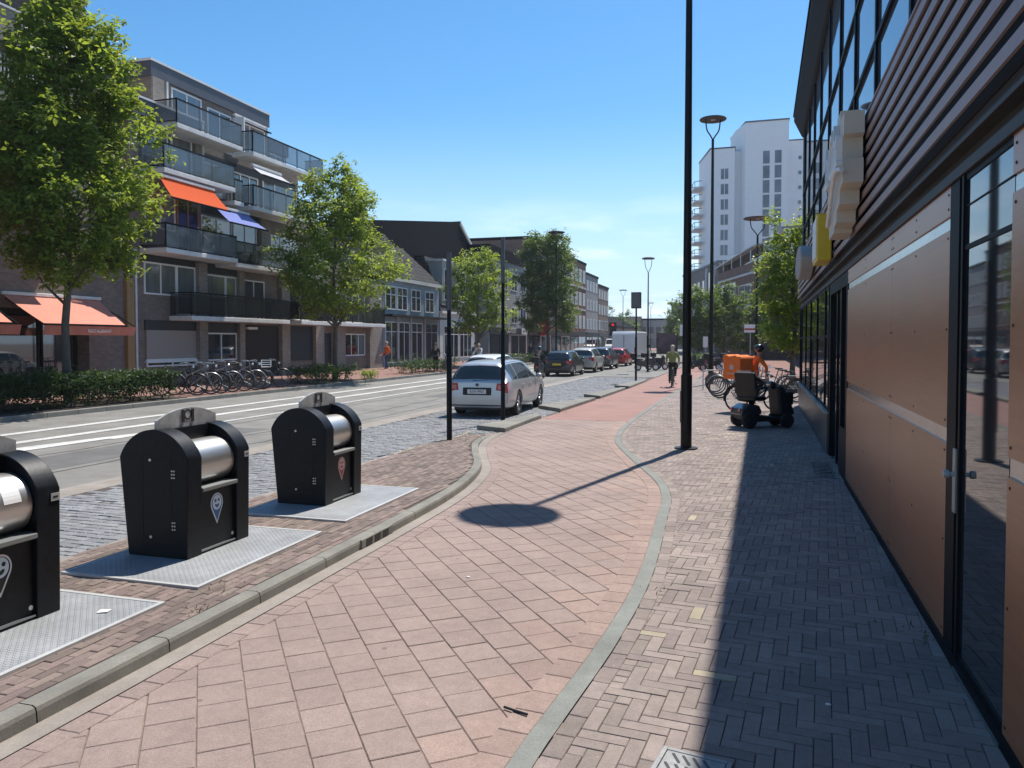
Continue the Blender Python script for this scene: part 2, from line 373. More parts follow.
def zi(y): return .10 if y < 13.2 else max(0.004, .10 * (1 - (y - 13.2) / 2.8))
def clip(C, y0, y1): return [p for p in C if y0 <= p.y <= y1]
def ribbon(name, C, a, b, z, m, joint=None, zf=None, rng=None):
    """flat paving ribbon from offset a to b (along +x side normal) of a curve"""
    mb = MB(); n = len(C); pr = []
    for i, p in enumerate(C):
        d = (C[min(i + 1, n - 1)] - C[max(i - 1, 0)]).normalized(); nn = Vector((d.y, -d.x, 0)); zz = z if zf is None else zf(p.y)
        pr.append((p + nn * a + Vector((0, 0, zz)), p + nn * b + Vector((0, 0, zz))))
    for i in range(n - 1):
        mb.add([pr[i][0], pr[i][1], pr[i + 1][1], pr[i + 1][0]], [(0, 1, 2, 3)], rnd.random())
    return mb.build(name, m, kind='structure')
def resample(C, step):
    out = [C[0]]; acc = 0
    for a, b in zip(C, C[1:]):
        L = (b - a).length; t = 0
        while acc + (L - t) >= step:
            t += step - acc; acc = 0; out.append(a + (b - a) * (t / L))
        acc += L - t
    return out
def course(name, C, a, b, z, m, step, gap=.005):
    """a course of single stones laid along a curve"""
    S = resample(C, step); mb = MB(); n = len(S)
    for i in range(n - 1):
        d0 = (S[i + 1] - S[max(i - 1, 0)]).normalized(); d1 = (S[min(i + 2, n - 1)] - S[i]).normalized()
        n0 = Vector((d0.y, -d0.x, 0)); n1 = Vector((d1.y, -d1.x, 0)); t = (S[i + 1] - S[i]).normalized() * gap / 2
        q = [S[i] + n0 * a + t, S[i] + n0 * b + t, S[i + 1] + n1 * b - t, S[i + 1] + n1 * a - t]
        stone(mb, q, z + rnd.uniform(-.0012, .0012))
    return mb.build(name, m, kind='structure')
def stone(mb, q, z, ch=.004, tone=None, depth=.03, dome=0):
    c = sum(q, Vector()) / 4; tone = rnd.random() if tone is None else tone
    tx, ty = rnd.uniform(-.004, .004), rnd.uniform(-.004, .004)
    top = []; low = []
    for p in q:
        e = (p - c); k = 1 - ch / max(e.length, .02) * 1.4
        top.append((c.x + e.x * k, c.y + e.y * k, z + e.x * tx + e.y * ty)); low.append((p.x, p.y, z - ch + e.x * tx + e.y * ty))
    bot = [(p.x, p.y, z - depth) for p in q]
    if dome:
        vs = top + low + bot + [(c.x, c.y, z + dome)]
        fs = [(0, 1, 12), (1, 2, 12), (2, 3, 12), (3, 0, 12)]
    else:
        vs = top + low + bot; fs = [(0, 1, 2, 3)]
    for i in range(4):
        j = (i + 1) % 4
        fs.append((4 + i, 4 + j, j, i)); fs.append((8 + i, 8 + j, 4 + j, 4 + i))
    mb.add(vs, fs, tone)
def rect(cx, cy, l, wd, ang):
    ca, sa = math.cos(ang), math.sin(ang)
    return [Vector((cx + x * ca - y * sa, cy + x * sa + y * ca, 0)) for x, y in ((-l / 2, -wd / 2), (l / 2, -wd / 2), (l / 2, wd / 2), (-l / 2, wd / 2))]

sheet('ground', [(-450, -120), (450, -120), (450, 700), (-450, 700)], -.06, M['ground'])
sheet('road', [(-18.0, -30), (-5.7, -30), (-5.0, 45), (-4.9, 400), (-18.0, 400)], -.012, M['asphalt'])
# cycle path: bed, tiles, red asphalt further on
y0 = -2
bed = [(p.x - .02, p.y) for p in clip(RS, y0, 60)] + [(p.x, p.y) for p in reversed(clip(LS, y0, 60))]
sheet('cycle_path_bed', [(-5.6, -3), (-.7, -3), (-.7, 12), (-1.6, 14.5), (-2.6, 20.2), (-5.6, 20.2)], -.007, M['tilejoint'])
far = [(p.x, p.y) for p in clip(RS, 19.6, 120)] + [(p.x, p.y) for p in reversed(clip(LS, 19.6, 120))]
sheet('cycle_path_asphalt', [(-2.8, 19.5), ] + far + [(-5.2, 19.5)], .003, M['redasphalt'])
mb = MB(); T = .262; ang = R(90 + 39)
ca, sa = math.cos(ang), math.sin(ang)
for i in range(-60, 80):
    for j in range(-80, 80):
        u = (i + (.5 if j % 2 else 0)) * T; v = j * T
        x = u * ca - v * sa - 2.4; y = u * sa + v * ca + 6
        if y < -1 or y > 19.6: continue
        if x < xat(LS, y) - .1 or x > xat(RS, y) + .05: continue
        dr_ = xat(RS, y) - x
        mb.cur = 1 if dr_ < .32 + .45 * rnd.random() ** 2 and y > 2 else 0
        stone(mb, rect(x, y, T - .006, T - .008, ang), rnd.uniform(-.0018, .0015), .004, tone=rnd.betavariate(2.5, 2.5))
mb.build('cycle_path_tiles', [M['tile'], M['pinktile']], kind='structure')
LSn, RSn = clip(LS, 1, 19.3), clip(RS, 1, 19.3)
course('cycle_path_edge_course', RSn, -.235, -.065, .0055, M['pinktile'], .24)
course('cycle_path_edge_course', LSn, .155, .30, .0055, M['tile'], .2)
ribbon('gutter_strip', clip(LS, -2, 18.9), -.01, .15, .008, M['gutter'])
ribbon('border_strip', clip(RS, -2, 60), -.06, .06, .009, M['grstrip'])
course('sidewalk_edge_course', clip(RS, 1, 45), .065, .17, .0055, M['brick'], .225)
# right-hand sidewalk: herringbone bricks on a sand bed
sheet('sidewalk_bed', [(-1.3, -3), (4, -3), (4, 60), (-2.9, 60), (-2.9, 16), (-1.5, 13), (-.95, 9), (-.9, 5), (-1.05, 2)], -.0065, M['sand'])
sheet('sidewalk_far', [(-2.55, 44.8), (30, 44.8), (30, 150), (-1.9, 150)], .002, M['redbrick'])
sheet('sidewalk_far', [(1.9, 26.8), (30, 26.8), (30, 44.8), (1.9, 44.8)], .001, M['redbrick'])
mb = MB(); mp_ = MB(); W_ = .088; K = 3; a0 = R(-5); ca, sa = math.cos(a0), math.sin(a0)
def hb(cx, cy, l, wd):
    def inside(x, y, mg): return 2.2 < y < 45 and xat(RS, y) + mg < x < (1.30 + .0155 * (y - 4.4) if y < 26.4 else 3.2)
    x = cx * ca - cy * sa - .2; y = cx * sa + cy * ca
    if inside(x, y, .21):
        yel = rnd.random() < .016
        stone(mp_ if yel else mb, rect(x, y, l - .0045, wd - .0045, a0), rnd.gauss(0, .0014), .0035, tone=rnd.betavariate(2, 2)); return
    for k in (-1, 0, 1):                                  # cut pieces where the pattern meets the edge course
        px, py = (cx + k * W_, cy) if l > wd else (cx, cy + k * W_)
        x = px * ca - py * sa - .2; y = px * sa + py * ca
        if inside(x, y, .13): stone(mb, rect(x, y, W_ - .0045, W_ - .0045, a0), rnd.gauss(-.001, .001), .0035, tone=rnd.betavariate(2, 2))
for n in range(-40, 620):
    for m_ in range(-130, 100):
        cx = (n + K * m_) * W_; cy = (n - K * m_) * W_
        if not (-12 < cx < 6.5 and 2 < cy < 45.5): continue
        hb(cx + K * W_ / 2, cy + W_ / 2, K * W_, W_); hb(cx - W_ / 2, cy + K * W_ / 2, W_, K * W_)
mb.build('sidewalk', M['brick'], kind='structure'); mp_.build('sidewalk_replaced_bricks', M['brickp'], kind='structure')
# bin island
inner = [p + Vector((-.12, 0, 0)) for p in clip(LS, -2, 16.2)]
def kerbrun(name, C, a, b, m, stone_len=1.0, zf=zi):
    mb = MB(); S = resample(C, .14); n = len(S); acc = 0
    sec = []
    for i, p in enumerate(S):
        d = (S[min(i + 1, n - 1)] - S[max(i - 1, 0)]).normalized(); nn = Vector((d.y, -d.x, 0)); z = zf(p.y)
        sec.append([p + nn * a + Vector((0, 0, -.05)), p + nn * a + Vector((0, 0, z)), p + nn * (b - .03) + Vector((0, 0, z + .001)), p + nn * (b - .008) + Vector((0, 0, z - .008)), p + nn * b + Vector((0, 0, z - .03)), p + nn * (b + .008) + Vector((0, 0, -.05))])
    per = max(2, int(stone_len / .14))
    for i in range(n - 1):
        A, B = sec[i], sec[i + 1]
        if i % per == per - 1: B = [q + (sec[i][k] - q).normalized() * .008 for k, q in enumerate(B)]
        k0 = rnd.random()
        for k in range(5): mb.add([A[k], A[k + 1], B[k + 1], B[k]], [(0, 1, 2, 3)])
    return mb.build(name, m, kind='structure', smooth=35)
kerbrun('kerb', clip(LS, -2, 15.9), -.125, 0, M['kerb'])
LEFT = [Vector((-5.9, y, 0)) for y in (-2, 2, 6, 10, 13, 14.5)] + [Vector((-5.98, 15.6, 0)), Vector((-6.1, 16.4, 0))]
LEFT = catmull(LEFT, 6)
def kerbL(): 
    return kerbrun('kerb', [Vector((p.x, p.y, 0)) for p in reversed(LEFT)], -.12, 0, M['gutter'])
kerbL()
mb = MB()
isl = [(-5.92, -2)] + [(p.x - .03, p.y) for p in clip(LS, -2, 15.9)] + [(-6.0, 15.9)]
ring = MB(); S = clip(LS, -2, 15.9)
for p, q in zip(S, S[1:]):
    ring.add([(-5.9, p.y, zi(p.y) - .012), (p.x - .05, p.y, zi(p.y) - .012), (q.x - .05, q.y, zi(q.y) - .012), (-5.9, q.y, zi(q.y) - .012)], [(0, 1, 2, 3)])
ring.build('bin_island_bed', M['sand'], kind='structure')
l, wd = .205, .068
for i in range(-6, 90):
    for j in range(0, 32):
        y = i * l + (l / 2 if j % 2 else 0); x = -5.82 + j * wd
        off = 0
        xe = xat(LS, y) - .13
        if y > 15.7 or y < 1.5 or x > xe - .03: continue
        stone(mb, rect(x, y, wd - .004, l - .004, rnd.gauss(0, .006)), zi(y) + rnd.gauss(0, .0018), .0035)
mb.build('bin_island_paving', M['islbrick'], kind='structure')
# stop islands between parking lane and cycle path
for nr, nl, fr, wf in (((-5.17, 16.3), (-5.98, 16.7), (-5.2, 19.6), .22), ((-5.14, 21.5), (-6.08, 22.5), (-5.0, 26.1), .22), ((-4.98, 26.9), (-5.75, 27.7), (-4.88, 32.1), .22), ((-4.86, 33.0), (-5.6, 33.6), (-4.86, 39), .22)):
    b = MB(); m1 = ((nl[0] * .45 + (fr[0] - wf) * .55), nl[1] * .45 + fr[1] * .55)
    b.prism([nr, fr, (fr[0] - wf, fr[1]), m1, nl], 'z', -.03, .105); b.build('kerb_stop_island', M['kerb'], bevel=.02, kind='structure')
# setts in the parking lane
sheet('parking_lane_bed', [(-8.65, -4), (-5.85, -4), (-5.95, 16), (-5.15, 17), (-4.9, 44), (-8.5, 44)], -.008, M['sand'])
mb = MB()
y = 3.0
while y < 43:
    h = rnd.uniform(.10, .13); x = -8.62 + rnd.uniform(0, .1)
    while x < -4.9:
        lw = rnd.uniform(.13, .24)
        lim = -5.93 if y < 16 else -5.2
        if x + lw < lim and not (x < -8.5 and rnd.random() < .3):
            q = rect(x + lw / 2, y + h / 2 + .03 * math.sin(x * 1.3), lw - .010, h - .010, rnd.gauss(0, .02))
            stone(mb, q, rnd.gauss(-.001, .0028), .009, dome=.003)
        x += lw
    y += h
mb.build('parking_lane_setts', M['sett'], kind='structure')
sheet('road_gutter_band', [(-9.15, -6), (-8.62, -6), (-8.5, 44), (-9.0, 44)], -.006, M['gutter'])
# road markings
def line(x0, ya, x1, yb, wd):
    sheet('road_marking', [(x0 - wd / 2, ya), (x0 + wd / 2, ya), (x1 + wd / 2, yb), (x1 - wd / 2, yb)], -.003, M['paint'])
line(-15.35, -5, -15.9, 60, .30); line(-14.0, 4, -14.5, 60, .30); line(-12.75, 12.9, -12.9, 40, .16)
sheet('road_marking', [(-13.6, 10), (-12.95, 10), (-12.72, 14.5), (-12.86, 14.5)], -.002, M['paint'])
# far pavement on the left
b = MB(); b.add([(-18.1, -20, .115), (-18.1, 200, .115), (-24.2, 200, .24), (-24.2, -20, .24)], [(3, 2, 1, 0)]); b.add([(-24.2, -20, .24), (-24.2, 200, .24), (-60, 200, .26), (-60, -20, .26)], [(3, 2, 1, 0)])
b.build('far_pavement', M['redbrick'], kind='structure')
b = MB()
for k in range(-10, 190): b.mm(-18.12, -17.94, k * 1.0, k * 1.0 + .993, -.05, .125)
b.build('kerb', M['kerb'], kind='structure', bevel=.012)
b = MB(); b.mm(-20.6, -18.12, 4, 21.6, .05, .15); b.mm(-20.3, -18.14, 29.8, 34.2, .05, .15); b.build('planting_bed', M['soil'], kind='structure')

# weeds in the joints and moss at the kerb ends
wg = random.Random(99); mw = MB()
spots = [(-5.6, 14.3, .28, 90), (-5.85, 15.6, .25, 70), (-5.8, 17.2, .25, 60), (-5.3, 16.4, .15, 40), (-3.78, 4.6, .06, 10), (-4.0, 5.0, .1, 14), (-5.85, 10.5, .1, 20), (-5.85, 12.2, .12, 24), (1.2, 5.9, .1, 22), (1.28, 8.9, .08, 16), (-.72, 6.3, .05, 8), (-4.9, 26.5, .2, 40), (-5.0, 21.5, .2, 40)]
for (x, y, sp_, n) in spots:
    for _ in range(n):
        px, py = x + wg.gauss(0, sp_), y + wg.gauss(0, sp_ * 1.4); z = (zi(py) if -5.9 < px < -3.7 and py < 16 else .0)
        a = wg.random() * 6.28; h = wg.uniform(.012, .045); d = Vector((math.cos(a), math.sin(a), 0)); q = Vector((-d.y, d.x, 0)) * wg.uniform(.003, .007); p = Vector((px, py, z - .004))
        mw.add([p - q, p + q, p + q * .6 + d * h * .4 + Vector((0, 0, h * .7)), p + d * h * .9 + Vector((0, 0, h))], [(0, 1, 2), (0, 2, 3)], wg.random())
mw.build('joint_weeds', leafmat('weed_leaves', (.10, .12, .03), (.16, .2, .04)), kind='stuff')

# tar seams, a patched trench and hairline cracks in the old asphalt
M['tar'] = mat('tar_seam', (.05, .05, .05), .6, var=.3); M['patch'] = mat('asphalt_patch', (.135, .132, .128), .9, var=.12, vscale=2, bump=.3, bscale=220, dirt=.2)
sheet('road_patch', [(-11.9, 9), (-10.6, 9), (-10.7, 15.5), (-12.0, 15.4)], -.0095, M['patch']); sheet('road_patch', [(-11.4, 26), (-9.9, 26), (-9.9, 30), (-11.4, 30)], -.0095, M['patch'])
cg = random.Random(5)
for x0, ya, yb in ((-12.15, -4, 60), (-10.4, 3, 26), (-9.5, 12, 40)):
    pts = []; x = x0; y = ya
    while y < yb: pts.append(Vector((x, y, 0))); y += .5; x = x0 + .35 * (x - x0) + cg.gauss(0, .035)
    ribbon('road_seam', pts, -.014, .014, -.0065, M['tar'])
for k in range(9):
    x, y = cg.uniform(-12, -9.4), cg.uniform(6, 30); pts = []; a = cg.uniform(0, 6.28)
    for q in range(12): pts.append(Vector((x, y, 0))); a += cg.gauss(0, .35); x += .16 * math.cos(a); y += .16 * math.sin(a)
    ribbon('road_crack', pts, -.005, .006, -.0058, M['tar'])
# ---------------------------------------------------------------- underground waste containers
def bin_body(root, emblem):
    """origin at plate top centre of pillar, +x is the front (hopper) side; length along y"""
    hx, hy, zs, zt = .37, .435, .885, 1.14
    rr = (hx * hx + (zt - zs) ** 2) / (2 * (zt - zs)); a1 = math.asin(hx / rr); arch = []
    for k in range(0, 25):
        t = math.pi / 2 - a1 + 2 * a1 * k / 24; arch.append((rr * math.cos(t), zt - rr + rr * math.sin(t)))
    prof = [(-.285, 0), (hx - .015, 0)] + arch
    ct = .185; ys = hy - ct
    for sg_ in (-1, 1):
        c = MB(); c.prism(prof, 'y', min(sg_ * hy, sg_ * ys), max(sg_ * hy, sg_ * ys)); c.build('cheek', M['black'], root, smooth=30, bevel=.006)
    b = MB()
    b.mm(-.26, -.05, -ys, ys, .0, .86)
    top = [(x, z - .01) for x, z in arch if x < .06]
    b.prism([(.06, 1.0)] + top + [(-hx + .06, .7), (0, .7)], 'y', -ys, ys)
    b.build('hood', M['black'], root, smooth=30)
    f = MB(); f.mm(-.06, hx - .045, -ys, ys, .025, .575); f.build('front_panel', M['black'], root, bevel=.004)
    e = MB(); e.mm(hx - .05, hx - .022, -ys + .01, ys - .01, .02, .034); e.build('sill_strip', M['thresh'], root)
    d = MB(); prof2 = [(0, -ys + .01), (.215, -ys + .01), (.215, ys - .01), (0, ys - .01)]
    d.lathe(prof2, (.125, 0, .80), 40, 'y'); d.build('drum', M['steel'], root, smooth=40)
    t = MB(); t.prism([(.06, .575), (hx - .02, .560), (hx + .006, .572), (hx + .006, .60), (hx - .04, .612), (.06, .60)], 'y', -ys + .006, ys - .006); t.build('tray_lip', M['thresh'], root)
    # lifting plate along the ridge
    pl = [(-.40, zt - .02), (.40, zt - .02), (.40, zt + .075), (.27, zt + .125), (.15, zt + .152), (.05, zt + .163), (-.05, zt + .163), (-.15, zt + .152), (-.27, zt + .125), (-.40, zt + .075)]
    p = MB(); p.prism(pl, 'x', -.012, .012)
    for (x0, x1, y0, y1) in ((-.02, -.0122, -.08, -.05), (.0122, .02, -.08, -.05), (.0122, .02, .05, .08), (-.02, -.0122, .05, .08)): p.cur = 1; p.mm(x0, x1, y0, y1, zt + .03, zt + .15)
    lp = p.build('lifting_plate', [M['galv'], M['polished']], root, smooth=30)
    hz = zt + .10
    ring = MB(); ring.lathe([(.036, -.016), (.05, -.016), (.05, .016), (.036, .016), (.036, -.016)], (0, 0, hz), 20, 'x'); ring.build('lifting_eye', M['polished'], lp)
    hole = MB(); hole.lathe([(0, -.0135), (.035, -.0135), (.035, .0135), (0, .0135)], (0, 0, hz), 20, 'x'); hole.build('eye_cover', M['galv'], lp)
    # side door with hinges and locks
    s = MB(); Y = -hy - .0025
    for (a, bb, cc, dd) in ((-.12, -.115, .14, .90), (.185, .19, .14, .90), (-.12, .19, .895, .90), (-.12, .19, .14, .145)): s.mm(a, bb, Y, Y + .004, cc, dd)
    sd_ = s.build('door', M['darkgap'], root)
    for zz in (.26, .72):
        h = MB()
        for k in range(3):
            for j in (-1, 1): h.lathe([(0, -.004), (.008, -.004), (.008, .003), (0, .003)], (.215 + j * .012, Y, zz + k * .03), 10, 'y')
        h.build('hinge', M['steel'], sd_)
    for zz in (.18, .87):
        h = MB(); h.lathe([(0, -.007), (.013, -.007), (.013, .003), (0, .003)], (-.03, Y, zz), 14, 'y'); h.build('lock', M['steel'], sd_)
    k = MB(); k.lathe([(0, 0), (.017, 0), (.017, .006), (0, .006)], (hx - .046, ys - .03, .085), 14, 'x'); k.build('lock', M['steel'], root)
    k = MB(); k.mm(hx - .001, hx + .003, hy - .075, hy - .005, .80, .855); kk = k.build('label_sticker', M['whitegrey'], root)
    k = MB(); k.mm(hx + .003, hx + .0045, hy - .06, hy - .02, .822, .835); k.build('sticker_mark', M['ink'], kk)
    # pin-shaped emblem on the front panel: pale outline, coloured field, pale ring
    X = hx - .0445
    def pin(sc, dz=0):
        pts = []
        for q in range(25):
            t = R(-28) + R(236) * q / 24; pts.append((.085 * sc * math.cos(t), .42 + dz + .093 * sc * math.sin(t)))
        pts.append((0, .42 + dz - .195 * sc)); return pts
    colr, ringc, dotc = emblem
    e = MB(); e.prism(pin(1.0), 'x', X, X + .002); em = e.build('emblem', ringc, root)
    e = MB(); e.prism(pin(.86), 'x', X + .002, X + .003); e.build('emblem_field', colr, em)
    e = MB(); e.prism([(.062 * math.cos(2 * math.pi * k / 28), .425 + .07 * math.sin(2 * math.pi * k / 28)) for k in range(28)], 'x', X + .003, X + .004); e.build('emblem_disc', dotc, em)
    e = MB()
    for sy in (-.018, .018): e.prism([(sy * 1.3 + .015 * math.cos(2 * math.pi * k / 12), .445 + .016 * math.sin(2 * math.pi * k / 12)) for k in range(12)], 'x', X + .004, X + .005)
    mo = [(.03 * math.cos(t), .412 + .036 * math.sin(t)) for t in [R(180 + 180 * k / 10) for k in range(11)]] + [(.013, .412), (0, .404), (-.013, .412)]
    e.prism(mo, 'x', X + .004, X + .005); e.build('emblem_marks', colr, em)
blue = mat('emblem_blue', (.03, .13, .30), .4); red_ = mat('emblem_red', (.40, .07, .06), .4); palee = mat('emblem_pale', (.62, .72, .78), .4); pinkp = mat('emblem_pink', (.72, .48, .46), .4)
M['alurim'] = mat('aluminium_rim', (.5, .5, .49), .5, .2)
def plate_mesh(x0, x1, ya, yb, root):
    b = MB(); b.mm(x0, x1, ya, yb, -.055, .0)
    o = b.build('steel_platform', M['tread'], root, bevel=.006)
    rim = MB(); rim.mm(x0 - .035, x0, ya - .035, yb + .035, -.06, .002); rim.mm(x1, x1 + .035, ya - .035, yb + .035, -.06, .002); rim.mm(x0, x1, ya - .035, ya, -.06, .002); rim.mm(x0, x1, yb, yb + .035, -.06, .002)
    rim.build('platform_frame', M['alurim'], root)
def treadmat():
    m = mat('tear_plate_steel', (.40, .41, .42), .5, .15, var=.12, vscale=5, dirt=.25)
    nt = m.node_tree; p = nt.nodes['Principled BSDF']; L = nt.links.new
    tc = nd(nt, 'ShaderNodeTexCoord'); 
    hs = []
    for rot, off in ((45, 0), (-45, .5)):
        mp = nd(nt, 'ShaderNodeMapping'); mp.inputs['Rotation'].default_value = (0, 0, R(rot)); mp.inputs['Scale'].default_value = (26, 26, 26); L(tc.outputs['Object'], mp.inputs['Vector'])
        sx = nd(nt, 'ShaderNodeSeparateXYZ'); L(mp.outputs[0], sx.inputs[0]); vals = []
        for axn, sc, sh in (('X', 1, off), ('Y', 1, off)):
            f = nd(nt, 'ShaderNodeMath', operation='FRACT'); a = nd(nt, 'ShaderNodeMath', operation='ADD'); a.inputs[1].default_value = sh; L(sx.outputs[axn], a.inputs[0]); L(a.outputs[0], f.inputs[0])
            s = nd(nt, 'ShaderNodeMath', operation='SUBTRACT'); L(f.outputs[0], s.inputs[0]); s.inputs[1].default_value = .5
            ab = nd(nt, 'ShaderNodeMath', operation='ABSOLUTE'); L(s.outputs[0], ab.inputs[0]); vals.append(ab)
        m1 = nd(nt, 'ShaderNodeMath', operation='MULTIPLY'); L(vals[0].outputs[0], m1.inputs[0]); m1.inputs[1].default_value = 2.6
        m2 = nd(nt, 'ShaderNodeMath', operation='MAXIMUM'); L(m1.outputs[0], m2.inputs[0]); L(vals[1].outputs[0], m2.inputs[1])
        r = nd(nt, 'ShaderNodeMapRange', interpolation_type='SMOOTHSTEP'); r.inputs['From Min'].default_value = .42; r.inputs['From Max'].default_value = .25; L(m2.outputs[0], r.inputs['Value']); hs.append(r)
    mxn = nd(nt, 'ShaderNodeMath', operation='MAXIMUM'); L(hs[0].outputs[0], mxn.inputs[0]); L(hs[1].outputs[0], mxn.inputs[1])
    b = nd(nt, 'ShaderNodeBump'); b.inputs['Strength'].default_value = 1; b.inputs['Distance'].default_value = .006; L(mxn.outputs[0], b.inputs['Height']); L(b.outputs[0], p.inputs['Normal'])
    return m
M['tread'] = treadmat()
for (yc, ya, yb, emb, lab) in ((3.84, 2.75, 4.6, (M['ink'], M['white'], palee), 'black underground waste container cut by the left edge of the photo, nearest of the three'),
                          (6.02, 5.02, 6.80, (blue, palee, palee), 'black underground waste container with the blue pin emblem, middle of the three'),
                          (8.33, 7.34, 9.20, (red_, pinkp, pinkp), 'black underground waste container with the red pin emblem, farthest of the three')):
    r_ = empty('waste_container', (-5.06, yc, .118), 0, lab, 'waste container', 'underground waste containers on the island')
    bin_body(r_, emb); plate_mesh(-.38, .92, ya - yc, yb - yc, r_)
    if yc < 5:
        k = MB(); 
        for q in range(8):
            t0, t1 = R(10 + q * 7), R(10 + (q + 1) * 7)
            k.add([(.125 + .2165 * math.cos(t0), .03, .80 + .2165 * math.sin(t0)), (.125 + .2165 * math.cos(t1), .03, .80 + .2165 * math.sin(t1)), (.125 + .2165 * math.cos(t1), .16, .80 + .2165 * math.sin(t1)), (.125 + .2165 * math.cos(t0), .16, .80 + .2165 * math.sin(t0))], [(0, 3, 2, 1)])
        k.build('notice_sticker', M['white'], r_)
# small litter and drains
M['castiron'] = mat('grey_cast_iron', (.26, .26, .26), .55, .3, var=.25, vscale=20, dirt=.2)
g = empty('drain_grate', (-.25, 3.67, .006), R(-10), 'cast iron street drain grate with slanted slots in the near sidewalk', 'drain grate', scale=.72)
b = MB(); b.mm(-.24, -.205, -.25, .25, -.03, .004); b.mm(.205, .24, -.25, .25, -.03, .004); b.mm(-.205, .205, .215, .25, -.03, .004); b.mm(-.205, .205, -.25, -.215, -.03, .004); b.build('frame', M['castiron'], g, bevel=.004)
b = MB(); b.mm(-.2, .2, -.21, .21, -.03, .002); b.build('lid', M['castiron'], g, bevel=.004)
b = MB(); 
for i in range(-3, 4):
    for j in range(-1, 2):
        c = Vector((i * .07 + j * .02, j * .13, .0032)); d = Vector((-.030, .045, 0)); nrm = Vector((d.y, -d.x, 0)).normalized() * .011
        if abs(c.x) > .15: continue
        pts = []
        for k in range(7): 
            t = R(-90 + 30 * k); pts.append(c + d + nrm * math.cos(R(30 * k)) * 1 + d.normalized() * .011 * math.sin(R(30 * k)))
        for k in range(7): pts.append(c - d - nrm * math.cos(R(30 * k)) - d.normalized() * .011 * math.sin(R(30 * k)))
        b.add(pts, [tuple(reversed(range(14)))])
b.build('slots', M['ink'], g)
g = empty('kerb_inlet', (-3.607, 7.05, 0), 0, 'iron gully inlet with four openings set in the island kerb face', 'gully inlet')
b = MB(); b.mm(-.01, .014, -.34, .34, .008, .098); b.build('plate', M['kerb'], g, bevel=.004)
b = MB()
for k in range(3): b.prism([(-.26 + k * .18, .012), (-.13 + k * .18, .012), (-.12 + k * .18, .086), (-.25 + k * .18, .086)], 'x', .0145, .0165)
b.build('opening', M['ink'], g)
g = empty('floor_grille', (1.14, 13.1, .003), R(-1), 'steel floor grille in the paving before the dark side entrance', 'floor grille')
b = MB()
for k in range(12): b.mm(-.13, .13, -.8 + k * .137, -.8 + k * .137 + .05, -.01, .004)
b.mm(-.15, -.13, -.83, .83, -.01, .005); b.mm(.13, .15, -.83, .83, -.01, .005); b.build('bars', M['polished'], g)
b = MB(); b.tube([(-1.28, 4.02, .014), (-1.22, 4.0, .014), (-1.13, 3.97, .016)], .007, 6); tag(b.build('stick', M['blackmatte']), 'small dark stick lying on the pink edge tiles', 'stick')
for (x, y, s_, lb) in ((-2.3, 6.2, .02, 'tiny white scrap of litter on the red tiles'), (.45, 4.6, .018, 'pale pebble on the shaded sidewalk bricks')):
    b = MB(); b.sphere((x, y, s_ * .3), (s_, s_ * .7, s_ * .3), 7, 4); tag(b.build('litter_scrap', M['white']), lb, 'litter')
b = MB(); b.add([(-4.42, 4.35, .126), (-4.35, 4.38, .124), (-4.33, 4.32, .128), (-4.4, 4.29, .123)], [(0, 1, 2, 3)]); b.add([(-4.42, 4.35, .123), (-4.35, 4.38, .121), (-4.33, 4.32, .125), (-4.4, 4.29, .121)], [(3, 2, 1, 0)]); tag(b.build('paper_scrap', M['white']), 'scrap of white paper on the nearest steel platform', 'litter')

# ---------------------------------------------------------------- right-hand building
M['mirror'] = mat('mirror_steel_band', (.42, .42, .42), .2, 1, var=.08, dirt=.2)
M['eave'] = mat('dark_eave_metal', (.030, .026, .025), .7, spec=.15)
RB = empty('restaurant_building', (1.17, 0, 0), -math.atan(.0155), 'low building with wood panels, slatted fascia and blue mirrored glazing along the right', 'building')
def P_(name, m, boxes, bevel=0, parent=None, smooth=None):
    b = MB()
    for q in boxes: b.mm(*q)
    return b.build(name, m, parent or RB, bevel=bevel, smooth=smooth)
YE = 26.0; YB = -6
P_('core', M['darkgap'], [(.20, 6, YB, YE - .05, 0, 8.4)])
P_('plinth', M['frame'], [(-.012, .2, YB, 11.95, 0, .075)])
def woodpanel(ya, yb, za, zb):
    b = MB(); b.mm(0, .03, ya, yb, za, zb); b.cur = 1
    for y in [ya + .05 + (yb - ya - .1) * k / 2 for k in range(3)]:
        for z in [za + .05, zb - .05] + ([(za + zb) / 2] if zb - za > 1 else []): b.lathe([(0, -.004), (.007, -.004), (.009, 0), (0, .0)], (-.0005, y, z), 8, 'x')
    b.build('wood_panel', [M['wood'], M['ink']], RB)
for (ya, yb) in ((5.68, 8.0), (8.006, 11.93), (.9, 4.36), (-3, .89)):
    woodpanel(ya, yb, .08, 1.375); woodpanel(ya, yb, 1.475, 2.775); woodpanel(ya, yb, 2.865, 3.06)
each('metal_band', M['mirror'], [(.012, .03, a, b_, z0, z1) for a, b_ in ((5.68, 11.93), (-3, 4.36)) for z0, z1 in ((1.375, 1.475), (2.775, 2.865))], RB)
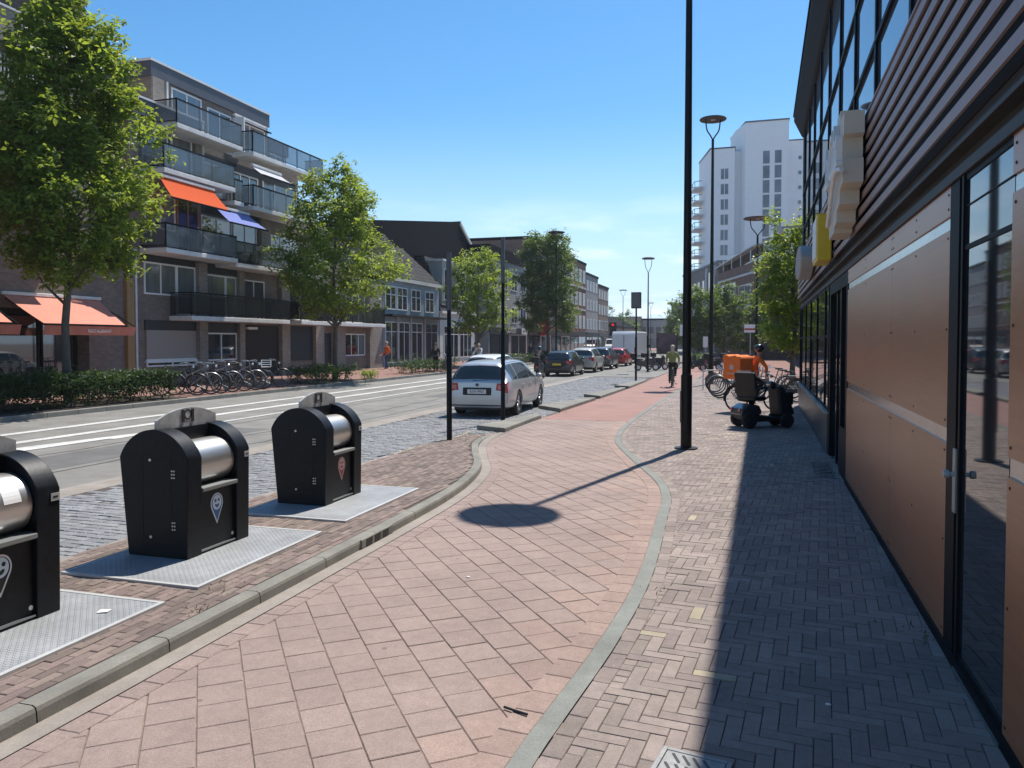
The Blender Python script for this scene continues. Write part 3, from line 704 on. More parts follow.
# glass door
dr = P_('door', M['frame'], [(-.008, .09, 5.30, 5.345, .0, 3.06), (-.004, .05, 5.42, 5.66, .0, 3.06), (.012, .09, 5.345, 5.42, .0, 3.06), (.002, .09, 4.365, 5.30, .0, .12), (.002, .09, 4.365, 5.30, 2.60, 2.63), (.002, .09, 4.365, 5.30, 3.02, 3.06), (.004, .09, 4.365, 5.30, 2.86, 2.87)], bevel=.002)
P_('pane', M['glass'], [(.010, .03, 4.365, 5.31, .11, 3.03)], parent=dr)
P_('threshold', M['thresh'], [(-.02, .06, 4.365, 5.34, .0, .018)], parent=dr)
P_('lock_plate', M['thresh'], [(-.022, -.004, 5.335, 5.40, .98, 1.38)], parent=dr, bevel=.003)
b = MB(); b.lathe([(.0, 0), (.022, 0), (.026, .012), (.024, .03), (.014, .035), (.014, .06), (.0, .06)], (-.08, 5.365, 1.22), 18, 'x'); b.build('knob', M['galv'], dr, smooth=40)
# header profiles
P_('header_profile', M['fascia'], [(-.02, .2, YB, YE, 3.062, 3.13), (.03, .2, YB, YE, 3.13, 3.22), (-.055, .2, YB, YE, 3.22, 3.25), (.0, .2, YB, YE, 3.25, 3.36)], bevel=.004)
# slatted fascia
b = MB(); NZ = 8
for k in range(NZ):
    z = 3.37 + k * .152
    for (ya, yb) in ((YB, 1.62), (1.625, 7.2), (7.205, 12.7), (12.705, 18.2), (18.205, YE)):
        b.prism([(-.09, z), (-.088, z + .080), (-.068, z + .080), (-.072, z)], 'y', ya, yb)
b.build('slat_cladding', M['slat'], RB)
P_('slat_backing', M['darkgap'], [(.0, .2, YB, YE, 3.37, 4.55)])
P_('slat_cap', M['slat'], [(-.09, .06, YB, YE, 4.555, 4.575)])
# upper glazing
ZT = 8.45
P_('upper_glazing', M['glassup'], [(.06, .085, YB, YE, 4.55, ZT)])
mul = [-4, -1.8, .6, 2.9, 5.2, 7.5, 9.7, 11.8, 14.05, 16.3, 18.6, 20.8, 23.0, 25.2]
each('mullion', M['frame'], [(.03, .0595, y - .05, y + .05, 4.58, ZT) for y in mul], RB)
each('transom', M['frame'], [(.025, .0595, YB, YE, z - .03, z + .03) for z in (5.46, 6.62)], RB)
b = MB(); b.prism([(.2, ZT), (.03, ZT), (-.02, 8.5), (-.25, 8.98), (-.25, 9.12), (.2, 9.12)], 'y', YB, YE + .1); b.build('eaves', M['eave'], RB)
b = MB(); b.mm(-.28, 8, YB, YE + .12, 9.12, 9.18); b.build('roof', M['frame'], RB)
P_('end_wall', M['darkpanel'], [(.03, 6, YE - .045, YE + .02, 0, 8.97)])
# dark entrance and windows beyond
each('entrance_frame', M['frame'], [(0, .08, 11.96, 12.12, 0, 3.06), (0, .08, 12.8, 12.95, 0, 3.06), (0, .08, 14.75, 14.95, 0, 3.06), (.0, .08, 12.12, 12.8, 0, .74), (0, .08, 12.12, 14.75, 2.86, 3.06), (.03, .05, 13.8, 13.88, 0, 2.86)], RB)
P_('entrance_glass', M['glass'], [(.05, .065, 12.12, 14.75, .04, 2.9)])
P_('window_base', M['darkpanel'], [(-.03, .1, 14.96, YE, 0, .72)], bevel=.004)
P_('window_sill', M['thresh'], [(-.07, .1, 14.96, YE, .72, .76)], bevel=.004)
each('window_post', M['frame'], [(-.008, .08, y - .05, y + .05, .76, 3.06) for y in (15.1, 16.0, 18.25, 20.6, 22.8, 25.0, 25.94)], RB)
P_('window_pane', M['glass'], [(.012, .03, 15.0, YE - .05, .76, 3.06)])
each('window_rail', M['frame'], [(.004, .05, 15.0, YE - .05, z, z + .06) for z in (.76, 2.1, 3.0)], RB)
# script sign on a stepped cream board
sg = empty('script_sign', tuple(RB.matrix_basis @ Vector((0, 0, 0))), RB.rotation_euler.z, 'white script letter sign on a stepped cream board fixed to the slats', 'shop sign')
out = [(9.2, 4.56), (9.2, 4.32), (9.34, 4.31), (9.34, 4.08), (9.26, 4.06), (9.26, 3.80), (9.6, 3.78), (9.6, 3.62), (9.95, 3.6), (9.95, 3.46), (10.3, 3.44), (10.3, 3.38), (11.0, 3.38), (11.0, 3.6), (11.25, 3.62), (11.25, 4.15), (11.1, 4.2), (11.1, 4.72), (10.7, 4.74), (10.7, 4.6), (10.0, 4.58), (10.0, 4.68), (9.6, 4.68), (9.6, 4.56)]
b = MB(); b.prism(out, 'x', -.33, -.12); b.build('board', M['cream'], sg)
for (y, z) in ((9.6, 4.2), (10.9, 4.3), (10.4, 3.6)): b = MB(); b.mm(-.12, -.06, y - .04, y + .04, z - .04, z + .04); b.build('bracket', M['frame'], sg)
text_obj('lettering', 'La Cuba', .5, M['white'], sg, (-.36, 10.2, 4.25), (R(90), 0, R(-90)), .03, (1, 1.6, 1))
b = MB(); b.tube(catmull([(-.36, 9.05, 3.90), (-.39, 9.4, 3.96), (-.38, 9.9, 3.9), (-.37, 10.4, 3.72), (-.36, 10.9, 3.55)], 6), .025, 8); b.build('swash', M['white'], sg, smooth=60)
sg = empty('yellow_sign', tuple(RB.matrix_basis @ Vector((0, 0, 0))), RB.rotation_euler.z, 'small plain yellow box sign on the slatted fascia', 'sign')
b = MB(); b.mm(-.34, -.12, 13.2, 14.2, 3.33, 4.08); b.build('box', M['yellow'], sg, bevel=.02)
b = MB(); b.mm(-.352, -.341, 13.26, 14.14, 3.39, 4.02); b.build('face', M['white'], sg)
each('bracket', M['frame'], [(-.12, -.06, 13.3, 13.4, 3.6, 3.8), (-.12, -.06, 13.9, 14.0, 3.6, 3.8)], sg)
sg = empty('round_sign', tuple(RB.matrix_basis @ Vector((0, 0, 0))), RB.rotation_euler.z, 'whitish rounded box sign at the far end of the slatted fascia', 'sign')
b = MB(); b.prism([(18.6 + 1.5 * math.cos(R(t)) * .9, 3.80 + .36 * math.sin(R(t))) for t in range(0, 360, 18)], 'x', -.40, -.12); b.build('box', M['whitegrey'], sg, bevel=.03, smooth=40)
b = MB(); b.mm(-.12, -.06, 18.5, 18.7, 3.7, 3.9); b.build('bracket', M['frame'], sg)
# security camera arm at the roof end
# ---------------------------------------------------------------- street lamps
def lamp(x, y, h, label, group, r=.5, rp=.085, kind='disc'):
    root = empty('street_lamp', (x, y, 0), R(25), label, 'street lamp', group)
    b = MB(); b.tube([(0, 0, -.02), (0, 0, 1.4), (0, 0, 1.42), (0, 0, h - 1.0)], [rp, rp, rp * .8, rp * .5], 16); b.build('pole', M['black'], root, smooth=40)
    b = MB(); b.lathe([(rp * 1.0, 0), (rp * 2.1, 0), (rp * 2.1, .025), (rp, .03)], (0, 0, .0), 20); b.build('base_plate', M['black'], root)
    b = MB(); b.mm(-rp - .004, -rp + .01, -.05, .05, .5, 1.1); b.build('access_door', M['black'], root)
    b = MB()
    for s_ in (-1, 1): b.tube(catmull([(0, 0, h - 1.02), (s_ * .10 * r / .5, 0, h - .82), (s_ * .24 * r / .5, 0, h - .55), (s_ * .29 * r / .5, 0, h - .08)], 5), rp * .27, 8)
    b.build('fork', M['black'], root, smooth=60)
    b = MB(); b.lathe([(0, -.02), (r * .55, -.02), (r * .97, -.045), (r, -.02), (r * .97, .02), (r * .6, .075), (0, .10)], (0, 0, h - .05), 36); b.build('disc', M['fascia'], root, smooth=35)
    b = MB(); b.lathe([(0, -.05), (.10, -.045), (.12, -.02), (0, -.02)], (0, 0, h - .06), 20); b.build('lamp_glass', M['whitegrey'], root, smooth=40)
    return root
G_ = 'tall disc topped street lamps'
lamp(-1.11, 14.9, 11.5, 'tall black lamp post on the sidewalk by the bend, its top out of the frame', G_, .62, .104)
lamp(-1.67, 37.6, 12.5, 'tall black disc topped street lamp before the white tower', G_, .62, .12)
lamp(.45, 45, 8.9, 'shorter disc lamp between the white tower and the sidewalk tree', G_, .78, .11)
lamp(-6.3, 51, 7.5, 'grey disc lamp standing just left of the near lamp post, above the white van', G_, .42, .07)
lamp(-18.0, 73.4, 12.7, 'street lamp whose disc rises above the clipped dark tree', G_, .85, .11)
lamp(-17.3, 111, 9.4, 'small distant lamp with a flat head right of the brick terraces', G_, .6, .08)
lamp(-18.0, 150, 9.4, 'most distant small lamp beside the last low houses', G_, .6, .08)
# thin dark poles
def pole(x, y, h, label, top):
    r_ = empty('slim_pole', (x, y, zi(y) if y < 16 else .0), 0, label, 'pole', 'slim dark poles along the parking lane')
    b = MB(); b.tube([(0, 0, -.02), (0, 0, h * .5), (0, 0, h * .5 + .02), (0, 0, h)], [.055, .055, .042, .042], 12); b.build('shaft', M['black'], r_, smooth=40)
    if top == 'flat': b = MB(); b.mm(-.042, .042, -.045, .045, h - 1.15, h); b.build('head', M['polished'], r_, bevel=.01)
    if top == 'box': b = MB(); b.mm(-.24, .24, -.12, .12, h - .8, h); b.build('box', M['fascia'], r_, bevel=.02); b = MB(); b.mm(-.19, .19, -.125, -.12, h - .75, h - .05); b.build('box_face', M['darkpanel'], r_)
pole(-18.35, 14.5, 6.5, 'slim dark pole at the far kerb on the left edge of the photo', 'none')
pole(-5.72, 14.35, 3.75, 'slim dark pole at the far end of the container island', 'flat')
pole(-5.9, 18.45, 4.65, 'slim dark pole on the kerb stop island beside the silver estate car', 'flat')
pole(-5.3, 38.2, 4.45, 'slim dark pole with a grey box on top near the white van', 'box')
# ---------------------------------------------------------------- buildings across the road (facades look +x)
M['dbrick'] = brickmat('dark_brown_brick', (.27, .215, .18), (.20, .165, .142), (.14, .13, .115))
M['rbrick'] = brickmat('red_brown_brick', (.31, .175, .125), (.25, .14, .105), (.17, .14, .12))
M['gbrick'] = brickmat('grey_brown_brick', (.34, .30, .26), (.27, .235, .205), (.19, .17, .15))
M['slate'] = mat('slate_cladding', (.075, .083, .10), .5, var=.1, vscale=2, dirt=.12)
M['roofdark'] = mat('dark_roofing', (.007, .009, .013), .95, spec=.1, var=.15)
M['conc'] = mat('balcony_concrete', (.72, .71, .69), .85, var=.08, vscale=2, dirt=.2)
M['railpanel'] = seethrough('smoked_railing_panel', (.15, .18, .20), .52)
M['railpaneld'] = seethrough('dark_railing_panel', (.03, .034, .038), .4)
M['shutter'] = mat('roller_shutter', (.32, .28, .245), .6, var=.05, stretch=(.2, .2, 30), vscale=2)
M['garage'] = mat('dark_garage_panel', (.016, .02, .026), .5, var=.1)
M['orange'] = canvasmat('orange_canvas', (.85, .15, .035))
M['bluecan'] = canvasmat('blue_canvas', (.30, .36, .72))
M['whitecan'] = canvasmat('white_canvas', (.7, .7, .74))
M['coral'] = mat('coral_canvas', (.64, .24, .17), .85, var=.06, dirt=.1)
M['timber'] = mat('yellow_timber', (.33, .21, .09), .7, var=.15, vscale=3, stretch=(8, 8, .5))
M['greywood'] = mat('blue_grey_paint', (.24, .29, .33), .6, var=.06, dirt=.15)
M['plaster'] = mat('off_white_plaster', (.55, .55, .53), .85, var=.06, dirt=.15)
M['greyplaster'] = mat('grey_plaster', (.33, .33, .33), .85, var=.06, dirt=.15)
def tilemat():
    m = brickmat('roof_tiles', (.05, .05, .053), (.028, .028, .032), (.006, .006, .007), .25, .3, plane='YZ', msize=.05, bump=.8); return m
M['rooftile'] = tilemat()
def window(par, y0, y1, z0, z1, x=0, n=2, fm=None, gm=None, fw=.07, name='window', tr=None):
    fm = fm or M['white']; gm = gm or M['glass']
    b = MB(); xo = x + .045
    b.mm(x - .02, xo, y0, y0 + fw, z0, z1); b.mm(x - .02, xo, y1 - fw, y1, z0, z1)
    b.mm(x - .02, xo - .002, y0 + fw, y1 - fw, z0, z0 + fw); b.mm(x - .02, xo - .002, y0 + fw, y1 - fw, z1 - fw, z1)
    for k in range(1, n):
        yc = y0 + (y1 - y0) * k / n; b.mm(x - .02, xo - .004, yc - fw * .45, yc + fw * .45, z0 + fw, z1 - fw)
    if tr: b.mm(x - .02, xo - .006, y0 + fw, y1 - fw, tr - fw * .4, tr + fw * .4)
    w_ = b.build(name, fm, par)
    g_ = MB(); g_.mm(x - .02, x + .012, y0 + fw * .5, y1 - fw * .5, z0 + fw * .5, z1 - fw * .5); g_.build('pane', gm, w_)
    return w_
def balcony(par, y0, y1, z, proj, x0=0, pm=None, th=.2, rail=1.0, ends=(True, True), pan=True):
    s = MB(); s.mm(x0 - .02, x0 + proj, y0, y1, z, z + th); sl_ = s.build('balcony', M['conc'], par, bevel=.02)
    r = MB(); xf = x0 + proj - .07; zt = z + th + rail
    n = max(2, round((y1 - y0) / 1.3)); 
    for k in range(n + 1):
        y = y0 + .05 + (y1 - y0 - .1) * k / n; r.mm(xf - .025, xf + .025, y - .025, y + .025, z + th - .01, zt)
    r.mm(xf - .035, xf + .035, y0 + .02, y1 - .02, zt - .03, zt + .03); r.mm(xf - .02, xf + .02, y0 + .03, y1 - .03, z + th + .08, z + th + .12)
    for e, y in zip(ends, (y0 + .05, y1 - .05)):
        if e: r.mm(x0 + .01, xf, y - .02, y + .02, zt - .03, zt + .025); r.mm(x0 + .01, xf, y - .015, y + .015, z + th + .08, z + th + .12)
    r.build('railing', M['frame'], sl_)
    if pan:
        p = MB(); p.mm(xf + .026, xf + .036, y0 + .06, y1 - .06, z + th + .06, zt - .05)
        for e, y in zip(ends, (y0 + .05, y1 - .05)):
            if e: p.mm(x0 + .03, xf, y - .008, y + .008, z + th + .12, zt - .05)
        p.build('railing_panel', pm or M['railpanel'], sl_)
    return sl_
def awning(y0, y1, zt, zb, x0, proj, m, label, valance=.0, name='awning', cat='awning', group=None, texts=None, skew=0):
    r_ = empty(name, (x0, 0, 0), 0, label, cat, group)
    b = MB(); n = 10; top = []
    for k in range(n + 1):
        t = k / n; sag = -.03 * math.sin(math.pi * t); top.append((proj * t, zt + (zb - zt) * t + sag, skew * t))
    vs = []; 
    for (x, z, sk) in top: vs += [(x, y0 + sk * 0, z), (x, y1 + sk, z), (x, y0 + sk * 0, z - .012), (x, y1 + sk, z - .012)]
    fs = []
    for k in range(n):
        a = k * 4; c = a + 4; fs += [(a, c, c + 1, a + 1), (a + 2, a + 3, c + 3, c + 2), (a, a + 2, c + 2, c), (a + 1, c + 1, c + 3, a + 3)]
    b.add(vs, fs); b.build('canvas', m, r_, smooth=40)
    b = MB(); b.mm(-.08, .10, y0 - .05, y1 + .05, zt - .02, zt + .10); b.build('cassette', M['conc'], r_, bevel=.02)
    b = MB(); b.mm(proj - .03, proj + .05, y0 - .03, y1 + skew + .03, zb - .05, zb + .015); b.build('front_bar', M['frame'], r_, bevel=.01)
    for y in (y0 + .1, y1 - .1): b = MB(); b.tube([(0, y, zt - .15), (proj * .5, y + .1, (zt + zb) / 2 - .12), (proj, y, zb - .03)], .022, 6); b.build('arm', M['frame'], r_)
    if valance:
        v = MB(); nn = int((y1 - y0) / .12)
        for k in range(nn):
            ya = y0 + (y1 - y0) * k / nn; yb = y0 + (y1 - y0) * (k + 1) / nn; d0 = .015 * math.sin(k * 1.1); d1 = .015 * math.sin((k + 1) * 1.1)
            v.add([(proj + d0, ya, zb - .05), (proj + d1, yb, zb - .05), (proj + d1 * 2 - .1, yb, zb - .05 - valance), (proj + d0 * 2 - .1, ya, zb - .05 - valance)], [(0, 3, 2, 1)])
        v.build('valance', m, r_)
    if texts: 
        t = text_obj('lettering', texts[0], texts[1], M['white'], r_, (proj + .02, texts[2], zb - .05 - valance * .55), (R(90), 0, R(90)), .004)
    return r_

XA = -24
AP = empty('apartment_building', (XA, 0, 0), 0, 'dark brick apartment block with stacked balconies and orange and blue sun blinds', 'apartment building')
def apm(name, m, *boxes, bevel=0):
    for q in boxes: b = MB(); b.mm(*q); o = b.build(name, m, AP, bevel=bevel)
    return o
apm('wall', M['dbrick'], (-11, 0, 25.45, 47.4, .2, 5.9), (-11, -.3, 25.45, 38.6, 5.9, 8.9), (-11, -.02, 25.45, 29.7, 5.9, 11.3))
apm('wall', M['dbrick'], (-11, -.6, 29.7, 38.6, 8.9, 11.2), (-11, -1.0, 27.8, 36.3, 11.2, 13.6), (-11, -1.3, 36.3, 38.5, 11.2, 12.5), (-11, -1.4, 38.6, 47.4, 5.9, 8.6))
apm('roof_fascia', M['slate'], (-11.05, -.9, 27.7, 36.35, 13.6, 14.25), (-11.05, -1.2, 36.36, 38.6, 12.5, 13.15), (-.5, .12, 25.4, 29.75, 11.32, 12.0), (-11, -1.2, 38.62, 47.45, 8.6, 9.0))
apm('roof_edge', M['white'], (-11.08, -.86, 27.65, 36.4, 14.25, 14.34), (-11, -1.16, 36.41, 38.65, 13.15, 13.22), (-11, .16, 25.35, 29.8, 12.0, 12.08))
apm('drainpipe', M['conc'], (.0, .1, 25.55, 25.65, .2, 5.8), (.12, .2, 29.6, 29.7, 9.0, 11.95), (-.98, -.88, 28.62, 28.72, 11.2, 13.6), (-.28, -.2, 34.75, 34.83, 3.1, 8.4))
apm('pier', M['gbrick'], (0, .25, 29.2, 29.75, .2, 5.6), (0, .2, 32.15, 32.55, .2, 5.6), (0, .25, 35.65, 36.4, .2, 5.6), (0, .25, 39.0, 39.9, .2, 2.9), (0, .25, 41.0, 42.4, .2, 2.9), (0, .25, 45.6, 47.4, .2, 5.9), (-.02, .1, 29.25, 29.65, 8.9, 11.3), (-1.0, -.9, 27.8, 28.5, 11.2, 13.6), (-.3, -.1, 34.4, 35.2, 5.9, 8.5))
apm('spandrel', M['garage'], (0, .05, 26.0, 29.2, 5.36, 5.65), (0, .05, 29.76, 32.14, 5.2, 5.64), (0, .06, 26.1, 29.2, 2.5, 2.92), (0, .05, 29.76, 32.14, 2.45, 2.9), (-.3, -.25, 29.8, 34.4, 8.0, 8.4), (-.6, -.55, 30, 38.4, 10.5, 10.9))
# ground floor
sh = apm('roller_shutter', M['shutter'], (0, .07, 26.15, 29.18, 1.28, 2.5))
apm('shutter_sill', M['white'], (0, .12, 26.1, 29.2, 1.12, 1.22))
window(AP, 26.15, 29.18, .95, 1.28, .03, 2, gm=M['glass'])
window(AP, 29.8, 32.1, 1.12, 2.43, 0, 2)
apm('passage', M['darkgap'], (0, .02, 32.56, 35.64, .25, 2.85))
apm('lamp_box', M['white'], (.02, .25, 32.75, 33.5, 2.62, 2.74))
apm('garage_door', M['garage'], (0, .05, 36.42, 38.95, .95, 2.85), (0, .05, 39.92, 40.98, .2, 2.5))
window(AP, 42.6, 45.3, 1.1, 2.5, 0, 3)
# first floor
window(AP, 26.1, 28.0, 4.0, 5.36, 0, 2, gm=M['glassl']); window(AP, 28.0, 29.2, 3.2, 5.36, 0, 1, name='balcony_door', gm=M['glassl'])
window(AP, 29.85, 31.3, 4.1, 5.15, 0, 1, gm=M['glassl']); window(AP, 31.3, 32.1, 3.2, 5.15, 0, 1, name='balcony_door', gm=M['glassl'])
window(AP, 32.6, 34.4, 3.2, 5.1, 0, 2); window(AP, 36.6, 38.8, 3.2, 5.1, 0, 2); window(AP, 40.2, 42.2, 3.2, 5.0, 0, 2); window(AP, 42.8, 45.3, 3.2, 5.1, 0, 3, gm=M['glassl'])
balcony(AP, 27.55, 32.65, 2.93, 1.2, pm=M['railpaneld']); balcony(AP, 32.68, 35.4, 2.94, .9, pm=M['railpaneld'], ends=(False, True)); balcony(AP, 36.0, 39.2, 2.93, 1.2, pm=M['railpaneld']); balcony(AP, 40.2, 46.0, 2.93, 1.2, pm=M['railpaneld'])
# second floor
window(AP, 26.2, 28.0, 6.8, 8.3, -.02, 2, gm=M['glassl']); window(AP, 28.1, 29.5, 6.0, 8.3, -.02, 2, name='balcony_door', fm=M['timber'])
window(AP, 30.0, 32.2, 6.2, 7.9, -.3, 2); window(AP, 32.3, 34.2, 6.0, 7.9, -.3, 2); window(AP, 35.3, 38.3, 6.0, 7.7, -.3, 3, gm=M['glassl'])
balcony(AP, 25.9, 30.5, 5.66, 1.35); balcony(AP, 30.55, 34.9, 5.5, 1.2, pm=M['railpaneld'], ends=(False, True)); balcony(AP, 35.3, 38.5, 5.5, 1.0, pm=M['railpaneld'])
# third floor
window(AP, 26.1, 27.6, 9.0, 11.0, -.02, 2, gm=M['glassl']); window(AP, 27.8, 29.1, 8.9, 11.0, -.02, 1, name='balcony_door', gm=M['glassl'])
window(AP, 30.2, 32.4, 8.7, 10.5, -.6, 2, gm=M['glassl']); window(AP, 32.6, 34.8, 8.7, 10.5, -.6, 3); window(AP, 35.2, 38.4, 8.7, 10.6, -.6, 3, gm=M['glassl'])
balcony(AP, 25.9, 30.44, 8.9, 1.3); balcony(AP, 30.5, 31.2, 8.36, 1.2, ends=(False, True)); balcony(AP, 31.95, 37.6, 8.36, 1.2, ends=(True, True))
# penthouse
window(AP, 29.0, 31.0, 11.4, 13.5, -1.0, 2, gm=M['glassl'])
window(AP, 31.4, 33.2, 11.4, 13.3, -1.0, 2); window(AP, 33.4, 36.0, 11.4, 13.3, -1.0, 2, gm=M['glassl']); window(AP, 36.6, 38.3, 11.4, 12.4, -1.3, 2, gm=M['glassl'])
b = MB(); b.mm(-.98, -.30, 33.3, 33.38, 11.4, 13.3); b.build('open_casement', M['white'], AP)
balcony(AP, 26.8, 31.15, 10.95, 1.2, ends=(True, True)); balcony(AP, 31.95, 38.4, 10.95, 1.2)
awning(25.75, 29.0, 8.72, 7.84, XA + 1.18, .62, M['orange'], 'orange sun blind lowered from a third floor balcony of the apartments', name='sun_blind', cat='sun blind', skew=.35)
awning(29.3, 31.6, 8.05, 7.36, XA + 1.1, .75, M['bluecan'], 'pale blue sun blind lowered beside the orange one', name='sun_blind', cat='sun blind', skew=.5)
awning(31.9, 34.2, 10.45, 10.0, XA + 1.15, .6, M['whitecan'], 'white sun blind under the right penthouse balcony of the apartments', name='sun_blind', cat='sun blind', skew=.4)
awning(33.4, 36.0, 13.45, 13.2, XA - .95, .35, M['whitecan'], 'rolled white sun blind at the penthouse windows', name='sun_blind', cat='sun blind')
b = MB(); b.tube([(XA + 1.3, 28.9, 6.2), (XA + .9, 28.3, 7.0)], .05, 6); tag(b.build('folded_parasol', M['whitecan']), 'folded white parasol leaning on a second floor balcony', 'parasol')
# red-awning building on the left
BB = empty('brick_building', (XA, 0, 0), 0, 'dark brick corner building with coral shop awnings at the left edge', 'building')
def bbm(name, m, *boxes, bevel=0):
    for q in boxes: b = MB(); b.mm(*q); o = b.build(name, m, BB, bevel=bevel)
    return o
bbm('wall', M['dbrick'], (-12, 0, -6, 25.05, 3.2, 6.3), (-12, 0, 23.3, 25.05, .2, 3.2), (-12, -1.5, -6, 20.9, 6.3, 22), (-12, 1.0, 20.9, 22.4, 6.3, 22), (-12, -.9, 22.4, 25.0, 6.3, 7.4))
bbm('shop_front', M['darkgap'], (-12, -.6, -6, 23.3, .2, 3.2))
for (a, c) in ((7.5, 10.5), (10.6, 13.6), (13.7, 16.6), (16.7, 19.4), (19.5, 21.6)): window(BB, a, c, .6, 3.0, -.58, 1, fm=M['frame'], name='shop_window')
window(BB, 21.7, 23.2, .25, 3.0, -.58, 1, fm=M['frame'], name='shop_door')
bbm('balcony_floor', M['whitegrey'], (-1.5, .8, -6, 20.88, 6.7, 6.9), (-1.5, .8, -6, 20.88, 9.15, 9.3), (-1.5, .8, -6, 20.88, 11.7, 11.9))
bbm('parapet', M['gbrick'], (.8, 1.0, -6, 20.88, 6.6, 7.6), (.8, 1.0, -6, 20.88, 9.0, 10.45), (.8, 1.0, -6, 20.88, 11.7, 12.8))
bbm('parapet_cap', M['conc'], (.75, 1.05, -6, 20.88, 10.452, 10.52), (.75, 1.05, -6, 20.88, 12.802, 12.87))
b = MB()
for k in range(60): b.mm(.88, .92, 13.0 + k * .13, 13.03 + k * .13, 10.5, 11.3)
b.mm(.86, .94, 12.9, 20.85, 11.28, 11.34); b.build('railing', M['conc'], BB)
for z in (9.4, 7.0, 12.0):
    window(BB, 11.5, 14.5, z, z + 2.0, -1.48, 2, gm=M['glassl']); window(BB, 15.2, 19.8, z, z + 2.0, -1.48, 3, gm=M['glassl'])
b = MB(); b.lathe([(0, 0), (.16, 0), (.16, .06), (0, .06)], (-.3, 18.6, 11.63), 16); b.build('ceiling_lamp', M['white'], BB)
awning(19.75, 23.75, 3.63, 2.62, XA + .02, 1.8, M['coral'], 'coral shop awning with white lettering on its valance, behind the big tree trunk', .32, group='coral shop awnings', texts=('RESTAURANT', .17, 22.0), skew=-.55)
awning(14.6, 18.9, 3.63, 2.62, XA + .02, 1.8, M['coral'], 'coral shop awning cut by the left edge of the photo', .32, group='coral shop awnings', skew=-.3)
b = MB(); b.mm(-.1, .15, 25.06, 25.42, .2, 4.6); o = b.build('timber_column', M['timber'], None, bevel=.01); o.location = (XA, 0, 0); tag(o, 'tall yellowish timber column between the brick shop and the apartments', 'column')

# old houses further along
def house(name, label, cat='house'): return empty(name, (XA, 0, 0), 0, label, cat)
def pm(par, name, m, *boxes, bevel=0):
    for q in boxes: b = MB(); b.mm(*q); o = b.build(name, m, par, bevel=bevel)
    return o
GH = house('grey_house', 'blue grey old house with a tiled hipped roof and tall white windows')
pm(GH, 'wall', M['greywood'], (-9, 0, 48.0, 58.0, .2, 6.3))
pm(GH, 'cornice', M['plaster'], (-.1, .2, 47.95, 58.05, 6.3, 6.55)); pm(GH, 'canopy', M['rooftile'], (0, .7, 48.0, 58.0, 3.75, 3.9))
b = MB(); b.add([(.2, 47.9, 6.55), (.2, 58.1, 6.55), (-9, 58.1, 6.55), (-9, 47.9, 6.55), (-2.2, 52.6, 10.1), (-7, 52.6, 10.1), (-2.6, 55.4, 9.8), (-7, 55.4, 9.8)], [(0, 1, 6, 4), (1, 2, 7, 6), (2, 3, 5, 7), (3, 0, 4, 5), (4, 6, 7, 5)]); b.build('roof', M['rooftile'], GH)
for y in (48.3, 50.2, 52.6, 55.2): window(GH, y, y + 1.7, 4.25, 5.9, 0, 2, tr=5.3)
for y in (48.3, 50.4): window(GH, y, y + 1.9, .5, 3.4, 0, 2, tr=2.7, name='shop_window')
window(GH, 52.6, 54.6, .3, 3.4, 0, 2, tr=2.7, name='shop_door'); window(GH, 55.2, 57.6, .5, 3.4, 0, 2, tr=2.7, fm=M['greywood'], name='shop_window')
for y in (50.1, 52.35, 54.9): b = MB(); b.tube([(.12, y, .2), (.12, y, 3.75)], .06, 8); b.build('post', M['plaster'], GH)
DH = house('dormer_house', 'small white fronted house with a tiled mansard roof and grey dormers')
pm(DH, 'wall', M['plaster'], (-9, 0, 58.2, 66.5, .2, 4.3)); pm(DH, 'cornice', M['conc'], (-.05, .25, 58.15, 66.55, 4.3, 4.5))
b = MB(); b.prism([(.1, 4.5), (-1.4, 9.0), (-6, 9.3), (-9, 4.5)], 'y', 58.2, 66.4); b.build('roof', M['rooftile'], DH)
for y in (58.6, 62.2):
    d = MB(); d.mm(-1.6, .05, y, y + 2.0, 5.0, 8.6); dd = d.build('dormer', M['greyplaster'], DH); window(dd, y + .3, y + 1.7, 5.4, 8.0, .055, 1)
    d = MB(); d.mm(-1.8, .2, y - .15, y + 2.15, 8.6, 8.75); d.build('dormer_roof', M['conc'], dd)
window(DH, 59.0, 62.3, .6, 3.3, 0, 3, tr=2.6, name='shop_window'); window(DH, 62.6, 65.6, .6, 3.3, 0, 3, tr=2.6, name='shop_window')
DR = empty('dark_roofed_hall', (-26.2, 0, 0), 0, 'large dark gabled hall rising behind the two old houses', 'building')
pm(DR, 'wall', M['roofdark'], (-14, -.5, 48.5, 74.5, .2, 6.5))
b = MB(); b.add([(0, 48.5, 6.5), (0, 75, 6.5), (-14, 75, 6.5), (-14, 48.5, 6.5), (0, 49, 10.6), (0, 68.5, 13.3), (-14, 48.5, 10.6), (-14, 68.5, 13.3), (0, 74.8, 9.6), (-14, 74.8, 9.6)], [(0, 1, 8, 5, 4), (3, 6, 7, 9, 2), (4, 5, 7, 6), (5, 8, 9, 7), (8, 1, 2, 9), (0, 4, 6, 3)])
b.build('roof', M['roofdark'], DR)
b = MB(); b.add([(.15, 68.4, 13.35), (-14, 68.4, 13.35), (-14, 75.1, 9.5), (.15, 75.1, 9.5), (.15, 68.3, 13.1), (-14, 68.3, 13.1), (-14, 75.0, 9.2), (.15, 75.0, 9.2)], [(3, 2, 1, 0), (4, 5, 6, 7), (0, 4, 7, 3)]); b.build('roof_edge', M['conc'], DR)
